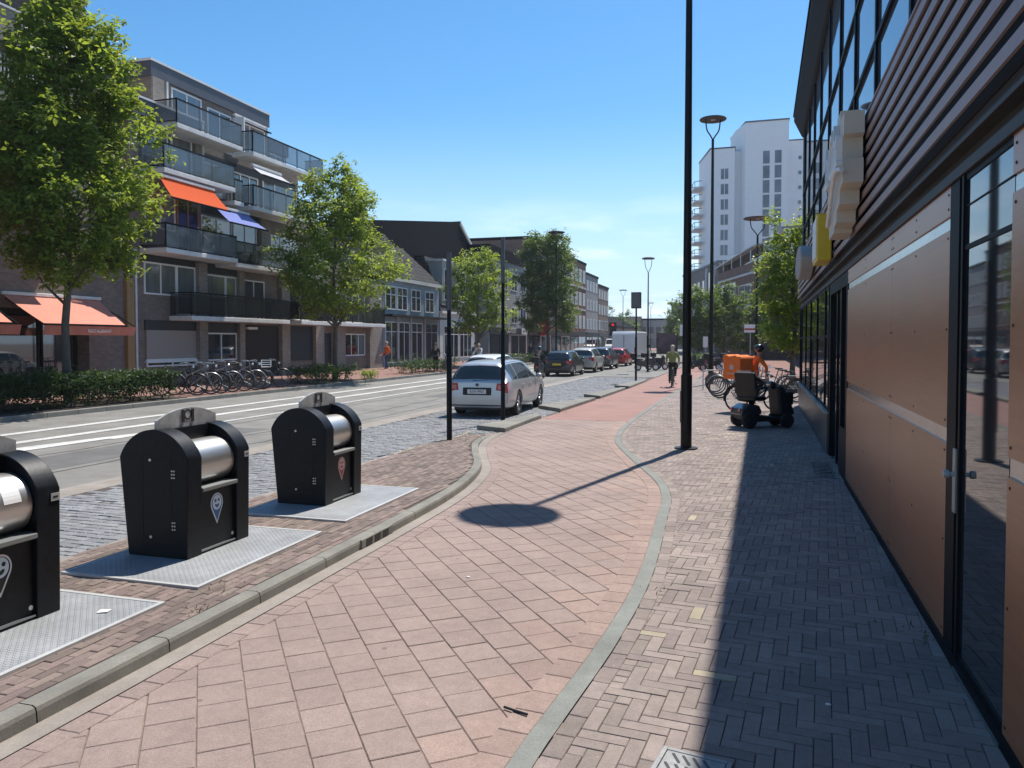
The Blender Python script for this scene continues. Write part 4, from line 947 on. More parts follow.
def terrace(name, label, y0, y1, H, m, floors, nwin, roofm, shop=True, depth=10, gm=None, sillz=3.9, top=.35, x=XA, cat='building', wh=1.6):
    r_ = empty(name, (x, 0, 0), 0, label, cat)
    pm(r_, 'wall', m, (-depth, 0, y0, y1, .2, H)); pm(r_, 'roof', roofm, (-depth - .05, .12, y0 - .02, y1 + .02, H, H + top))
    fh = (H - sillz + .6) / max(floors, 1); ww = (y1 - y0) / nwin
    for f in range(floors):
        for k in range(nwin):
            ya = y0 + ww * (k + .2); window(r_, ya, y0 + ww * (k + .8), sillz + f * fh, sillz + f * fh + wh, 0, 2, gm=gm)
    if shop:
        n = max(2, nwin // 2)
        for k in range(n): window(r_, y0 + (y1 - y0) * (k + .06) / n, y0 + (y1 - y0) * (k + .94) / n, .5, 2.7, 0, 2, fm=M['conc'] if k % 2 else M['frame'], name='shop_window')
        pm(r_, 'shop_fascia', M['garage'], (0, .12, y0 + .1, y1 - .1, 2.8, 3.4))
    return r_
T1 = terrace('flat_roofed_shop', 'flat roofed shop building with white shop lettering behind the small trees', 70.5, 84, 10.2, M['greyplaster'], 2, 4, M['roofdark'], top=1.2, wh=1.7)
text_obj('shop_lettering', 'IZI  OUTLET', .75, M['white'], T1, (.14, 76.8, 3.1), (R(90), 0, R(90)), .02, (1.25, 1, 1))
b = MB(); b.mm(.12, .2, 81.2, 83.4, 2.75, 3.5); b.build('shop_sign', M['plaster'], T1)
T2 = terrace('brick_terrace', 'tall red brown brick terrace with white window frames right of the clipped tree', 84.3, 117, 13.6, M['rbrick'], 3, 12, M['roofdark'], wh=1.9)
for z in (6.6, 9.9): pm(T2, 'string_course', M['plaster'], (0, .08, 84.3, 117, z, z + .22))
b = MB(); b.lathe([(0, 0), (.95, 0), (.95, .2), (0, .2)], (.45, 89.5, 3.6), 24, 'y'); tag(b.build('round_red_sign', M['carred']), 'round red shop sign sticking out over the far pavement', 'sign').location = (XA, 0, 0)
T3 = terrace('grey_terrace', 'narrow grey terrace house with bay windows beyond the red terrace', 117.3, 127, 12.3, M['greyplaster'], 3, 4, M['roofdark'])
T4 = terrace('dark_terrace', 'dark brown brick terrace house at the end of the tall row', 127.3, 137, 11.2, M['dbrick'], 3, 4, M['roofdark'])
T5 = terrace('low_terrace', 'row of low dark houses at the far end of the left side', 137.3, 178, 4.6, M['dbrick'], 1, 12, M['roofdark'], sillz=3.2, wh=1.0)
b = MB(); b.prism([(.3, 4.6), (-4, 7.2), (-10, 4.6)], 'y', 137.3, 178); b.build('pitched_roof', M['roofdark'], T5)
# end of the street
F1 = empty('distant_flats', (-24, 200, 0), 0, 'distant pale flats with a dark roof storey closing off the street', 'building')
pm(F1, 'wall', M['greyplaster'], (-3, 13, 0, 12, 0, 7.4)); pm(F1, 'top_storey', M['slate'], (5.2, 9.6, -.2, 8, 7.4, 11.6)); pm(F1, 'roof', M['roofdark'], (-3.2, 13.2, -.3, 12, 7.4, 7.8))
for k in range(8):
    for z in (1.0, 3.9): b = MB(); b.mm(-2.4 + k * 1.9, -1.2 + k * 1.9, -.06, .02, z, z + 1.7); w_ = b.build('window', M['glassl'], F1)
F2 = empty('distant_house', (-40, 190, 0), 0, 'distant low gabled houses behind the far trees', 'house')
pm(F2, 'wall', M['rbrick'], (0, 14, 0, 10, 0, 4.5)); b = MB(); b.prism([(0, 4.5), (5, 8.2), (10, 4.5)], 'x', -.3, 14.3); b.build('roof', M['rooftile'], F2)
for k in range(5): b = MB(); b.mm(1 + k * 2.6, 2.4 + k * 2.6, -.06, .02, 1.2, 3.0); b.build('window', M['glass'], F2)
r_ = empty('mural_hoarding', (-12, 121, 0), 0, 'dark purple mural panel behind the white van', 'hoarding')
b = MB(); b.mm(-1.5, 1.5, -.15, .15, 0, 3.25); b.build('panel', mat('purple_mural', (.05, .02, .05), .6, var=.9, vscale=.9, col2=(.22, .11, .15)), r_)
b = MB(); b.mm(-1.6, -1.5, -.2, .2, 0, 3.3); b.build('frame', M['frame'], r_); b = MB(); b.mm(1.5, 1.6, -.2, .2, 0, 3.3); b.build('frame', M['frame'], r_)
# ---------------------------------------------------------------- trees and planting
from mathutils import noise as mnoise
M['bark'] = mat('grey_brown_bark', (.12, .10, .08), .9, var=.3, vscale=6, bump=.6, bscale=25, stretch=(3, 3, .6))
M['leafA'] = leafmat('plane_leaves', (.092, .155, .026), (.42, .52, .055))
M['leafB'] = leafmat('dark_leaves', (.062, .112, .026), (.22, .32, .045))
M['leafC'] = leafmat('hedge_leaves', (.035, .065, .022), (.06, .11, .02))
M['leafD'] = leafmat('bush_leaves', (.06, .10, .025), (.15, .22, .04))
def leaves(mb, c, n, sig, size, rg, up=.9):
    """n leaves round a point, set in little drooping rosettes"""
    k = 0
    while k < n:
        p0 = Vector((c[0] + rg.gauss(0, sig[0]), c[1] + rg.gauss(0, sig[1]), c[2] + rg.gauss(0, sig[2]))); m = min(n - k, rg.choice((3, 4, 5))); k += m
        a0 = rg.random() * 6.283; tn = rg.gauss(.5, .16)
        ax = Vector((rg.gauss(0, .45), rg.gauss(0, .45), up + .3)).normalized(); e1 = ax.orthogonal().normalized(); e2 = ax.cross(e1)
        for q in range(m):
            a = a0 + q * 6.283 / m + rg.gauss(0, .25); d = (e1 * math.cos(a) + e2 * math.sin(a)) + ax * rg.gauss(-.15, .45); d.normalize()
            sd = d.cross(ax); 
            if sd.length < .1: continue
            sd.normalize(); nn = sd.cross(d); s = size * rg.uniform(.7, 1.25); w_ = s * rg.uniform(.26, .36); b = p0 + d * s * .12
            mb.add([b, b + d * s * .45 + sd * w_ + nn * s * .06, b + d * s - nn * s * .16, b + d * s * .45 - sd * w_ + nn * s * .06], [(0, 1, 2), (0, 2, 3)], min(1, max(0, tn + rg.gauss(0, .12))))
def tree(name, label, group, x, y, z0, h, zc, rfun, tr, ncl, nl, size, lm, seed, sig=.34, lean=(0, 0), box=None, nlimb=22):
    rg = random.Random(seed)
    root = empty(name, (x, y, z0), 0, label, 'tree', group)
    cl = []
    tries = 0
    while len(cl) < ncl and tries < ncl * 40:
        tries += 1
        t = rg.random(); a = rg.random() * 6.283; rm = rfun(t)
        if rg.random() > (rm / 3.2) ** 1.2 + .08: continue
        lump = 1 + .55 * mnoise.noise(Vector((math.cos(a) * 1.6 + seed, math.sin(a) * 1.6, t * 4.2)))
        rr = rm * lump * (rg.random() ** .38) * .98
        if box:
            bx = rg.uniform(-1, 1) * box[0]; by = rg.uniform(-1, 1) * box[1]
            if max(abs(bx) / box[0], abs(by) / box[1]) < .55 and rg.random() < .5: continue
            lump2 = .82 + .35 * mnoise.noise(Vector((bx + seed, by, t * 6)))
            px, py = bx * rm * lump2, by * rm * lump2
        else: px, py = rr * math.cos(a), rr * math.sin(a)
        cl.append(Vector((px + lean[0] * t, py + lean[1] * t, zc + (h - zc) * t)))
    mb = MB()
    for c in cl:
        k = rg.uniform(.5, 1.3); out = Vector((c.x, c.y, .25 * (c.z - zc) + .3)).normalized()
        nn = int(nl * k * k)
        leaves(mb, c, int(nn * .6), (sig * k * .8, sig * k * .8, sig * k * .42), size, rg)
        for q in range(3):
            d = (out + Vector((rg.gauss(0, .55), rg.gauss(0, .55), rg.gauss(.25, .4)))).normalized(); ln = sig * k * rg.uniform(1.0, 2.1)
            for e in range(4): leaves(mb, c + d * ln * (.35 + .22 * e), max(2, int(nn * .035)), (.10, .10, .07), size * (1 - .06 * e), rg)
    mb.build('crown', lm, root)
    tk = MB(); top = h * .86
    pts = [Vector((lean[0] * (k / 9) * .8 + .05 * math.sin(k * 1.3 + seed), lean[1] * (k / 9) * .8 + .05 * math.cos(k * 1.7), top * k / 9 - .05)) for k in range(10)]
    tk.tube(pts, [tr * (1.25 if k == 0 else 1) * (1 - .088 * k) for k in range(10)], 10)
    for c in rg.sample(cl, min(nlimb, len(cl))):
        zb = max(zc * .82, min(top * .92, c.z - rg.uniform(.6, 1.6) - .35 * math.hypot(c.x, c.y)))
        k = zb / top * 9; i = min(8, int(k)); st = pts[i].lerp(pts[i + 1], k - i); mid = st.lerp(c, .5) + Vector((0, 0, -.12))
        r0 = tr * (1 - .088 * k) * .5
        tk.tube([st, mid, c], [max(.02, r0), max(.014, r0 * .6), .008], 6)
    tk.build('trunk', M['bark'], root, smooth=60)
    return root
def oval(rmax, p=.42, tp=.25):
    def f(t):
        if t < p: return rmax * (.55 + .45 * math.sin(math.pi / 2 * t / p))
        u = (t - p) / (1 - p); return rmax * (tp + (1 - tp) * math.cos(math.pi / 2 * u) ** .9)
    return f
G_T = 'street trees along the far pavement'
tree('street_tree', 'big bright green tree rising from the hedge before the coral awnings', G_T, -19.6, 18.2, .12, 12.9, 3.7, oval(2.3, .26, .03), .13, 400, 96, .19, M['leafA'], 3, .32, lean=(.1, .1), nlimb=30)
tree('street_tree', 'airy light green tree before the right end of the apartment block', G_T, -19.4, 33.6, .12, 10.6, 3.2, oval(2.8, .30, .06), .13, 270, 78, .20, M['leafA'], 11, .38, nlimb=26)
tree('street_tree', 'small rounded yellow green tree behind the slim dark poles', G_T, -19.4, 54.5, .12, 8.5, 2.5, oval(2.5, .5, .45), .13, 170, 50, .24, M['leafA'], 23, .38)
tree('street_tree', 'dense dark tree clipped to a tall block before the brick terrace', G_T, -19.4, 75.5, .12, 12.4, 3.0, lambda t: 3.0 * (.78 + .22 * math.sin(math.pi * min(1, t * 1.15))), .2, 380, 58, .28, M['leafB'], 31, .46, box=(1, 1))
tree('sidewalk_tree', 'bushy clipped tree at the far corner of the slatted building', None, 2.0, 37.5, 0, 7.6, 1.7, lambda t: 1.5 * (.85 + .15 * math.sin(math.pi * t)), .14, 190, 56, .2, M['leafA'], 41, .32, box=(1, 1))
G_R = 'dark trees before the low brick building'
tree('round_tree', 'dark tree just right of the near lamp post, before the low brick building', G_R, -4.6, 76, 0, 7.2, 1.4, oval(2.0, .5, .4), .14, 120, 44, .28, M['leafB'], 51, .4)
tree('round_tree', 'round green tree left of the shorter disc lamp, before the low brick building', G_R, -2.3, 79, 0, 7.3, 1.4, oval(2.1, .5, .45), .14, 130, 44, .28, M['leafB'], 53, .4)
tree('round_tree', 'small dark tree directly behind the shorter disc lamp', G_R, 0.1, 82, 0, 6.2, 1.2, oval(1.7, .5, .45), .14, 90, 44, .28, M['leafB'], 57, .4)
G_F = 'far trees at the end of the street'
for (x, y, h, r, sd_, lb) in ((-35, 160, 8.5, 3.4, 61, 'far tree left of the traffic light'), (-29.5, 168, 9, 3.6, 62, 'far tree right above the red traffic light'), (-26.5, 172, 8.2, 3.2, 63, 'far light green tree above the white van roof'), (-13.2, 150, 7.8, 2.6, 64, 'far dark tree left of the near lamp post'), (-9.5, 140, 7.2, 2.6, 65, 'far dark tree hidden partly by the near lamp post')):
    tree('far_tree', lb, G_F, x, y, 0, h, 1.4, oval(r, .5, .4), .18, 80, 34, .42, M['leafB'], sd_, .55)
def bush(name, label, cat, x0, x1, y0, y1, z0, h, n, size, lm, seed, core=True, group=None, sparse=False):
    rg = random.Random(seed); root = empty(name, ((x0 + x1) / 2, (y0 + y1) / 2, z0), 0, label, cat, group)
    ax, ay = (x1 - x0) / 2, (y1 - y0) / 2; mb = MB()
    for _ in range(n):
        px, py = rg.uniform(-ax, ax), rg.uniform(-ay, ay)
        hh = h * (.86 + .28 * mnoise.noise(Vector((px * 1.1 + seed, py * 1.1, 3))))
        pz = hh * (rg.random() ** .45)
        if rg.random() < .5: px = math.copysign(ax - abs(rg.gauss(0, .10)), px)
        leaves(mb, (px, py, pz), 3, (.07, .07, .06), size, rg, .55)
    mb.build('foliage', lm, root)
    st = MB()
    for _ in range(int(ax * ay * 10) + 12):
        px, py = rg.uniform(-ax, ax) * .9, rg.uniform(-ay, ay) * .95
        st.tube([(px, py, 0), (px + rg.uniform(-.1, .1), py + rg.uniform(-.1, .1), h * .5), (px + rg.uniform(-.25, .25), py + rg.uniform(-.25, .25), h * .85)], [.014, .010, .005], 5)
    st.tube([(-ax * .9, 0, .02), (0, 0, .03), (ax * .9, 0, .02)], .02, 5); st.tube([(0, -ay * .95, .02), (0, 0, .03), (0, ay * .95, .02)], .02, 5)
    w_ = st.build('woody_stems', M['bark'], root); w_['kind'] = 'stuff'
    return root
bush('hedge', 'long dense dark green hedge under the big tree along the far kerb', 'hedge', -20.4, -18.25, 5, 21.3, .14, 1.05, 13000, .10, M['leafC'], 5)
bush('hedge', 'shorter open hedge around the foot of the second tree', 'hedge', -19.9, -18.35, 30.0, 33.9, .14, .82, 1100, .10, M['leafD'], 6)
bush('small_bush', 'pale green weed clump at the right end of the shorter hedge', 'bush', -18.4, -17.95, 34.0, 35.4, .14, .45, 180, .09, M['leafA'], 7)
bush('hedge', 'low shrubs along the terrace before the old houses', 'hedge', -19.6, -18.3, 40, 47.5, .14, .8, 900, .12, M['leafC'], 8)
bush('hedge', 'low shrubs beneath the clipped dark tree', 'hedge', -19.8, -18.4, 56, 82, .14, .8, 2000, .16, M['leafC'], 9)
bush('small_bush', 'shrubs by the parked motorcycles right of the near lamp post', 'bush', -4.6, -2.9, 62, 66, .0, 1.1, 500, .16, M['leafD'], 10)
# ---------------------------------------------------------------- vehicles (built heading +y, origin on the ground at the centre)
def cr1(a, b, c, d, t): return .5 * ((2 * b) + (c - a) * t + (2 * a - 5 * b + 4 * c - d) * t * t + (3 * b - a - 3 * c + d) * t ** 3)
M['pinklens'] = mat('pale_red_lens', (.55, .16, .15), .2, coat=1)
# station: y, half width, z bottom, z belt, z top, half width at top
ESTATE = [(-2.41, .70, .36, .62, .66, .60), (-2.385, .86, .27, .90, .97, .70), (-2.05, .905, .23, .965, 1.41, .585), (-1.80, .91, .22, .965, 1.465, .60), (-.9, .91, .2, .955, 1.50, .62), (.0, .91, .2, .945, 1.50, .62), (.55, .91, .2, .94, 1.43, .60), (1.22, .91, .2, .92, .99, .70), (1.75, .90, .2, .84, .88, .66), (2.22, .84, .24, .68, .73, .6), (2.40, .66, .32, .52, .56, .5)]
HATCH = [(-2.0, .66, .38, .62, .66, .58), (-1.97, .84, .28, .90, .98, .70), (-1.66, .87, .22, .96, 1.36, .58), (-1.35, .88, .2, .96, 1.44, .59), (-.6, .88, .2, .95, 1.48, .60), (.1, .88, .2, .94, 1.47, .60), (.5, .88, .2, .93, 1.40, .59), (1.1, .88, .2, .90, .98, .70), (1.5, .87, .2, .82, .87, .64), (1.9, .82, .24, .66, .71, .6), (2.05, .64, .32, .52, .56, .5)]
SEDAN = [(-2.25, .68, .38, .62, .68, .6), (-2.2, .84, .28, .92, .98, .68), (-1.75, .88, .22, .95, 1.04, .68), (-1.55, .88, .22, .95, 1.10, .66), (-.85, .89, .2, .95, 1.40, .58), (.0, .89, .2, .94, 1.44, .60), (.45, .89, .2, .93, 1.37, .58), (1.1, .89, .2, .90, .97, .70), (1.65, .88, .2, .82, .86, .64), (2.1, .82, .24, .66, .70, .6), (2.25, .64, .32, .52, .56, .5)]
SUV = [(y, w_ * 1.03, zb + .06, zbelt * 1.08, zt * 1.08, wt * 1.04) for (y, w_, zb, zbelt, zt, wt) in HATCH]
def surf(st):
    def ring(s):
        y, w_, zb, ze, zt, wt = s; up = max(zt - ze, .04)
        return [(0, zb), (w_ * .80, zb), (w_ * .975, zb + .13), (w_ * 1.0, zb * .45 + ze * .55), (w_ * .955, ze), (wt + (w_ * .95 - wt) * .45, ze + up * .55), (wt * .93, zt - up * .06), (wt * .5, zt), (0, zt + .012)]
    rings = [ring(s) for s in st]; n = len(st)
    def S(s, u, off=0, sgn=1):
        def raw(s, u):
            i = min(n - 2, max(0, int(s))); t = s - i; idx = [max(0, i - 1), i, i + 1, min(n - 1, i + 2)]
            j = min(7, max(0, int(u))); v = u - j; jd = [max(0, j - 1), j, j + 1, min(8, j + 2)]
            xs = []; zs = []
            for q in idx:
                xs.append(cr1(*[rings[q][k][0] for k in jd], v)); zs.append(cr1(*[rings[q][k][1] for k in jd], v))
            tt = t * .8 + t * t * (3 - 2 * t) * .2
            return Vector((cr1(*xs, tt) * .5 + (xs[1] + (xs[2] - xs[1]) * tt) * .5, st[i][0] + (st[i + 1][0] - st[i][0]) * t, cr1(*zs, tt) * .5 + (zs[1] + (zs[2] - zs[1]) * tt) * .5))
        p = raw(s, u)
        if off:
            a = raw(min(n - 1, s + .03), u) - raw(max(0, s - .03), u); b = raw(s, min(8, u + .03)) - raw(s, max(0, u - .03))
            nn = b.cross(a)
            if nn.length > 1e-9:
                nn.normalize()
                if nn.x * p.x < 0 and abs(nn.x) > .3: nn = -nn
                if nn.z < 0 and u > 5: nn = -nn
                p = p + nn * off
        return Vector((p.x * sgn, p.y, p.z))
    return S, n
def patch(S, s0, s1, u0, u1, off, sgn, mb, ns=6, nu=4):
    vs = []
    for o in (off, off - .02):
        for i in range(ns + 1):
            for j in range(nu + 1): vs.append(S(s0 + (s1 - s0) * i / ns, u0 + (u1 - u0) * j / nu, o, sgn))
    N = (ns + 1) * (nu + 1); fs = []
    for i in range(ns):
        for j in range(nu):
            a = i * (nu + 1) + j; q = (a, a + 1, a + nu + 2, a + nu + 1); fs.append(q if sgn > 0 else q[::-1]); q2 = tuple(k + N for k in q); fs.append(q2[::-1] if sgn > 0 else q2)
    mb.add(vs, fs)
def wheel_proto(root, x, y, r, wd):
    side = 1 if x > 0 else -1
    t = MB(); t.lathe([(r * .66, -wd / 2), (r * .94, -wd / 2), (r, -wd * .32), (r, wd * .32), (r * .94, wd / 2), (r * .66, wd / 2), (r * .66, -wd / 2)], (x, y, r), 28, 'x'); w_ = t.build('wheel', M['rubber'], root, smooth=40)
    d = MB(); xo = x + side * wd * .36; d.lathe([(0, -.02), (r * .67, -.02), (r * .67, .0), (r * .60, .015 * side), (0, .005)], (xo, y, r), 28, 'x') if False else d.lathe([(r * .60, -wd * .42), (r * .67, -wd * .42), (r * .67, wd * .42), (r * .60, wd * .42), (r * .60, -wd * .42)], (x, y, r), 28, 'x')
    for k in range(5):
        a = k * 2 * math.pi / 5; dy, dz = math.cos(a), math.sin(a)
        for e in (-.13, .13):
            b_ = a + e; d.tube([(xo, y + .05 * math.cos(b_), r + .05 * math.sin(b_)), (xo - side * .01, y + r * .63 * math.cos(b_), r + r * .63 * math.sin(b_))], .018, 5)
    d.lathe([(0, -.03), (.06, -.03), (.06, .02), (0, .02)], (xo, y, r), 14, 'x')
    d.build('rim', M['alloy'], w_, smooth=40)
    k = MB(); k.lathe([(0, -.01), (r * .62, -.01), (r * .62, .01), (0, .01)], (x + side * wd * .02, y, r), 24, 'x'); k.build('brake_backing', M['blackmatte'], w_)
def car(name, label, st, body, loc, rz=0, group=None, wheels=(-1.32, 1.40), r=.325, plate='plate', rails=False, text=None, tailu=(2.95, 4.35), rear=(1.12, 1.88), side=None, detail=True, cab=(2, 6)):
    root = empty(name, loc, rz, label, 'car', group)
    S, n = surf(st); mb = MB(); NS, NU = 5, 4; sN = (n - 1) * NS; uN = 8 * NU
    vs = []
    for i in range(sN + 1):
        s = i / NS
        half = [S(s, j / NU) for j in range(uN + 1)]
        vs += half + [Vector((-p.x, p.y, p.z)) for p in half[1:-1][::-1]]
    m = 2 * uN; fs = []
    for i in range(sN):
        for k in range(m): fs.append((i * m + k, i * m + (k + 1) % m, (i + 1) * m + (k + 1) % m, (i + 1) * m + k))
    fs.append(tuple(reversed(range(m)))); fs.append(tuple(sN * m + k for k in range(m)))
    mb.add(vs, [tuple(reversed(f)) for f in fs]); bo = mb.build('body', body, root, smooth=50)
    W0 = st[len(st) // 2][1]
    cut = MB()
    for y in wheels: cut.lathe([(0, -1.2), (r * 1.14, -1.2), (r * 1.14, 1.2), (0, 1.2)], (0, y, r), 32, 'x')
    # wheel arches are opened with a real boolean and baked into the body mesh
    tmp = cut.build('arch_cutter', M['blackmatte'], root)
    for o_ in (tmp, bo):
        bm = bmesh.new(); bm.from_mesh(o_.data); bmesh.ops.remove_doubles(bm, verts=bm.verts, dist=1e-5); bmesh.ops.recalc_face_normals(bm, faces=bm.faces); bm.to_mesh(o_.data); bm.free()
    md = bo.modifiers.new('arches', 'BOOLEAN'); md.operation = 'DIFFERENCE'; md.solver = 'EXACT'; md.object = tmp
    bpy.context.view_layer.update(); dg = bpy.context.evaluated_depsgraph_get(); me = bpy.data.meshes.new_from_object(bo.evaluated_get(dg)); bo.modifiers.clear(); bo.data = me; bpy.data.objects.remove(tmp)
    me.materials.clear(); me.materials.append(body)
    inn = MB(); inn.mm(-W0 * .72, W0 * .72, st[1][0] + .15, st[-2][0] - .1, .22, .62); inn.build('underbody', M['blackmatte'], root)
    for y in wheels:
        for x in (-1, 1): wheel_proto(root, x * (W0 - .115), y, r, .21)
    g = MB(); patch(S, rear[0], rear[1], 5.05, 8, .004, 1, g, 5, 6); patch(S, rear[0], rear[1], 5.05, 8, .004, -1, g, 5, 6); g.build('rear_window', M['carglass'], root, smooth=40)
    c0, c1 = cab
    g = MB(); patch(S, c1 + .08, c1 + .92, 5.0, 8, .004, 1, g, 5, 6); patch(S, c1 + .08, c1 + .92, 5.0, 8, .004, -1, g, 5, 6); g.build('windscreen', M['carglass'], root, smooth=40)
    for sg_ in (-1, 1):
        spl = [c0 + .25] + [c0 + .25 + (c1 + .55 - c0 - .25) * f for f in (.30, .66)] + [c1 + .55]
        for a, b in zip(spl, spl[1:]): g = MB(); patch(S, a + .04, b - .04, 4.12, 5.72, .004, sg_, g, 6, 5); g.build('side_window', M['carglass'], root, smooth=40)
        g = MB(); patch(S, 1.0, 1.42, 3.35, 4.2, .006, sg_, g, 4, 5); zb_, zt_ = st[1][3] - .24, st[1][3] + .02
        px = [S(1.02, 3.3 + .9 * k / 5, .004).x for k in range(6)]; ol = [(sg_ * (W0 * .56), zb_ + .02), (sg_ * (W0 * .60), zt_)] + [(sg_ * (px[5 - k]), zt_ - (zt_ - zb_) * k / 5) for k in range(6)]
        g.prism(ol, 'y', st[1][0] - .018, st[1][0] + .05); tl = g.build('tail_light', M['tail'], root, smooth=30)
        g = MB(); g.mm(min(sg_ * W0 * .64, sg_ * W0 * .80), max(sg_ * W0 * .64, sg_ * W0 * .80), st[1][0] - .024, st[1][0] - .016, zb_ + .10, zt_ - .05); g.build('tail_lens', M['pinklens'], tl)
        g = MB(); patch(S, n - 2.6, n - 1.5, 3.3, 4.2, .008, sg_, g, 4, 4); g.build('headlight', M['glassl'], root)
        mi = MB(); yb = st[c1][0] + .25; mi.sphere((sg_ * (W0 + .07), yb, 1.0), (.11, .07, .075), 10, 6); mi.build('mirror', body, root, smooth=80)
        if detail:
            h = MB()
            for yy in (st[c0 + 2][0], st[c1 - 1][0] - .05): h.mm(sg_ * W0 - .0, sg_ * (W0 + .02), yy - .11, yy + .11, .83, .855) if sg_ > 0 else h.mm(sg_ * (W0 + .02), sg_ * W0, yy - .11, yy + .11, .83, .855)
            h.build('door_handles', M['chrome'], root)
    yr = st[0][0]
    b = MB(); b.box((0, yr - .005, .70 if st is not SUV else .8), (.78, .03, .20)); b.build('plate_recess', M['blackmatte'] if detail else body, root)
    b = MB(); b.box((0, yr - .024, .695 if st is not SUV else .8), (.52, .012, .115)); pl = b.build('number_plate', M[plate], root)
    if text: text_obj('plate_lettering', text, .10, M['ink'], pl, (0, yr - .031, .695), (R(90), 0, 0), .001, (.92, 1, 1))
    b = MB(); b.mm(-W0 * .78, W0 * .78, yr - .015, yr + .1, .31, .335); b.build('bumper_strip', M['blackmatte'], root, bevel=.006)
    b = MB(); b.mm(-W0 * .72, W0 * .72, yr + .03, yr + .3, .19, .31); b.build('rear_valance', M['blackmatte'], root, bevel=.02)
    if detail:
        b = MB(); b.lathe([(0, -.01), (.042, -.01), (.042, 0), (0, 0)], (0, yr + .0, .875), 18, 'y'); b.build('badge', M['polished'], root)
        b = MB(); b.tube([(-.12, yr + .03, .985), (.30, yr + .06, 1.0)], .012, 6); b.build('wiper', M['blackmatte'], root)
        for sg_ in (-1, 1): b = MB(); x0, x1 = sorted((sg_ * .42, sg_ * .70)); b.mm(x0, x1, yr - .012 + .03, yr + .06, .40, .425); b.build('reflector', M['tail'], root)
    if rails:
        for sg_ in (-1, 1): b = MB(); b.tube(catmull([(sg_ * .56, -1.9, 1.455), (sg_ * .57, -1.75, 1.52), (sg_ * .59, -.7, 1.56), (sg_ * .585, .3, 1.525), (sg_ * .57, .45, 1.46)], 4), .017, 6); b.build('roof_rail', M['polished'], root, smooth=60)
    return root
car('estate_car', 'silver estate car with roof rails standing on the setts, seen from behind', ESTATE, M['silver'], (-7.02, 21.75, .0), R(2.5), rails=True, text='B:SN 9903', wheels=(-1.36, 1.40), r=.335)
GC = 'cars queueing on the road'
car('hatchback', 'white hatchback half hidden behind the silver estate car', HATCH, M['carwhite'], (-10.45, 31.5, 0), 0, GC, plate='plateY', wheels=(-1.2, 1.25), r=.31, detail=False)
car('hatchback', 'black hatchback queueing behind the scooter rider', HATCH, M['carblack'], (-10.5, 45.0, 0), 0, GC, plate='plateY', wheels=(-1.2, 1.25), r=.31, detail=False)
car('small_van', 'champagne grey compact car between the black hatchback and the dark suv', SUV, M['champ'], (-10.3, 50.6, 0), 0, GC, plate='plateY', wheels=(-1.2, 1.25), r=.32, detail=False)
car('suv', 'dark grey suv between the champagne car and the red car', SUV, M['cardark'], (-10.25, 56.5, 0), 0, GC, plate='plateY', wheels=(-1.2, 1.25), r=.34, detail=False)
car('hatchback', 'red hatchback queueing behind the large white van', HATCH, M['carred'], (-10.2, 63.5, 0), 0, GC, plate='plateY', wheels=(-1.2, 1.25), r=.31, detail=False)
car('hatchback', 'dark car far ahead in the oncoming lane', HATCH, M['cardark'], (-14.6, 92, 0), R(180), GC, plate='plateY', wheels=(-1.2, 1.25), r=.31, detail=False)
def van(label, loc, rz, L=5.9, W_=2.0, H=2.62, group=None):
    root = empty('white_van', loc, rz, label, 'van', group); h = L / 2
    b = MB(); pr = [(-h, .35), (-h + .02, 1.2), (-h + .06, H - .25), (-h + .25, H), (h - 1.8, H), (h - 1.45, H - .12), (h - .75, 1.45), (h - .1, 1.15), (h, .75), (h, .35)]
    b.prism(pr, 'x', -W_ / 2, W_ / 2); b.build('body', M['carwhite'], root, smooth=30, bevel=.09, bseg=3)
    for x in (-.5, .5): b = MB(); b.mm(x - .47, x + .47, -h - .006, -h + .02, .55, 1.15); b.mm(x - .47, x + .47, -h + .03, -h + .05, 1.2, H - .3); b.build('rear_door', M['carwhite'], root)
    b = MB(); b.mm(-.012, .012, -h - .008, -h + .1, .5, H - .3); b.build('door_seam', M['blackmatte'], root)
    b = MB(); b.mm(-W_ / 2 + .05, W_ / 2 - .05, -h - .05, -h + .1, .3, .5); b.build('bumper', M['blackmatte'], root, bevel=.02)
    for sg_ in (-1, 1):
        x0, x1 = sorted((sg_ * (W_ / 2 - .16), sg_ * (W_ / 2 + .006))); b = MB(); b.mm(x0, x1, -h - .012, -h + .1, .85, 1.45); b.build('tail_light', M['tail'], root)
        b = MB(); x0, x1 = sorted((sg_ * (W_ / 2 - .02), sg_ * (W_ / 2 + .01))); b.prism([(h - 1.9, 1.35), (h - .95, 1.35), (h - 1.45, H - .35), (h - 1.9, H - .35)], 'x', x0, x1); b.build('side_window', M['carglass'], root)
        b = MB(); x0, x1 = sorted((sg_ * W_ / 2, sg_ * (W_ / 2 + .015))); b.mm(x0, x1, -h + .2, h - .5, .62, .72); b.build('side_moulding', M['blackmatte'], root)
        for y in (-h + 1.1, h - 1.0): wheel_proto(root, sg_ * (W_ / 2 - .12), y, .36, .23)
        b = MB(); b.sphere((sg_ * (W_ / 2 + .14), h - 1.3, 1.55), (.09, .08, .18), 8, 6); b.build('mirror', M['blackmatte'], root)
    b = MB(); b.prism([(h - 1.40, H - .2), (h - .82, 1.5), (h - .80, 1.52), (h - 1.38, H - .16)], 'x', -W_ / 2 + .12, W_ / 2 - .12); b.build('windscreen', M['carglass'], root)
    b = MB(); b.mm(-.26, .26, -h - .03, -h, .58, .7); b.build('number_plate', M['plateY'], root)
    return root
GV = 'white vans on the road'
van('large plain white van seen from behind beyond the red car', (-10.6, 73.5, 0), R(-5), 6.4, 2.3, 2.9, group=GV)
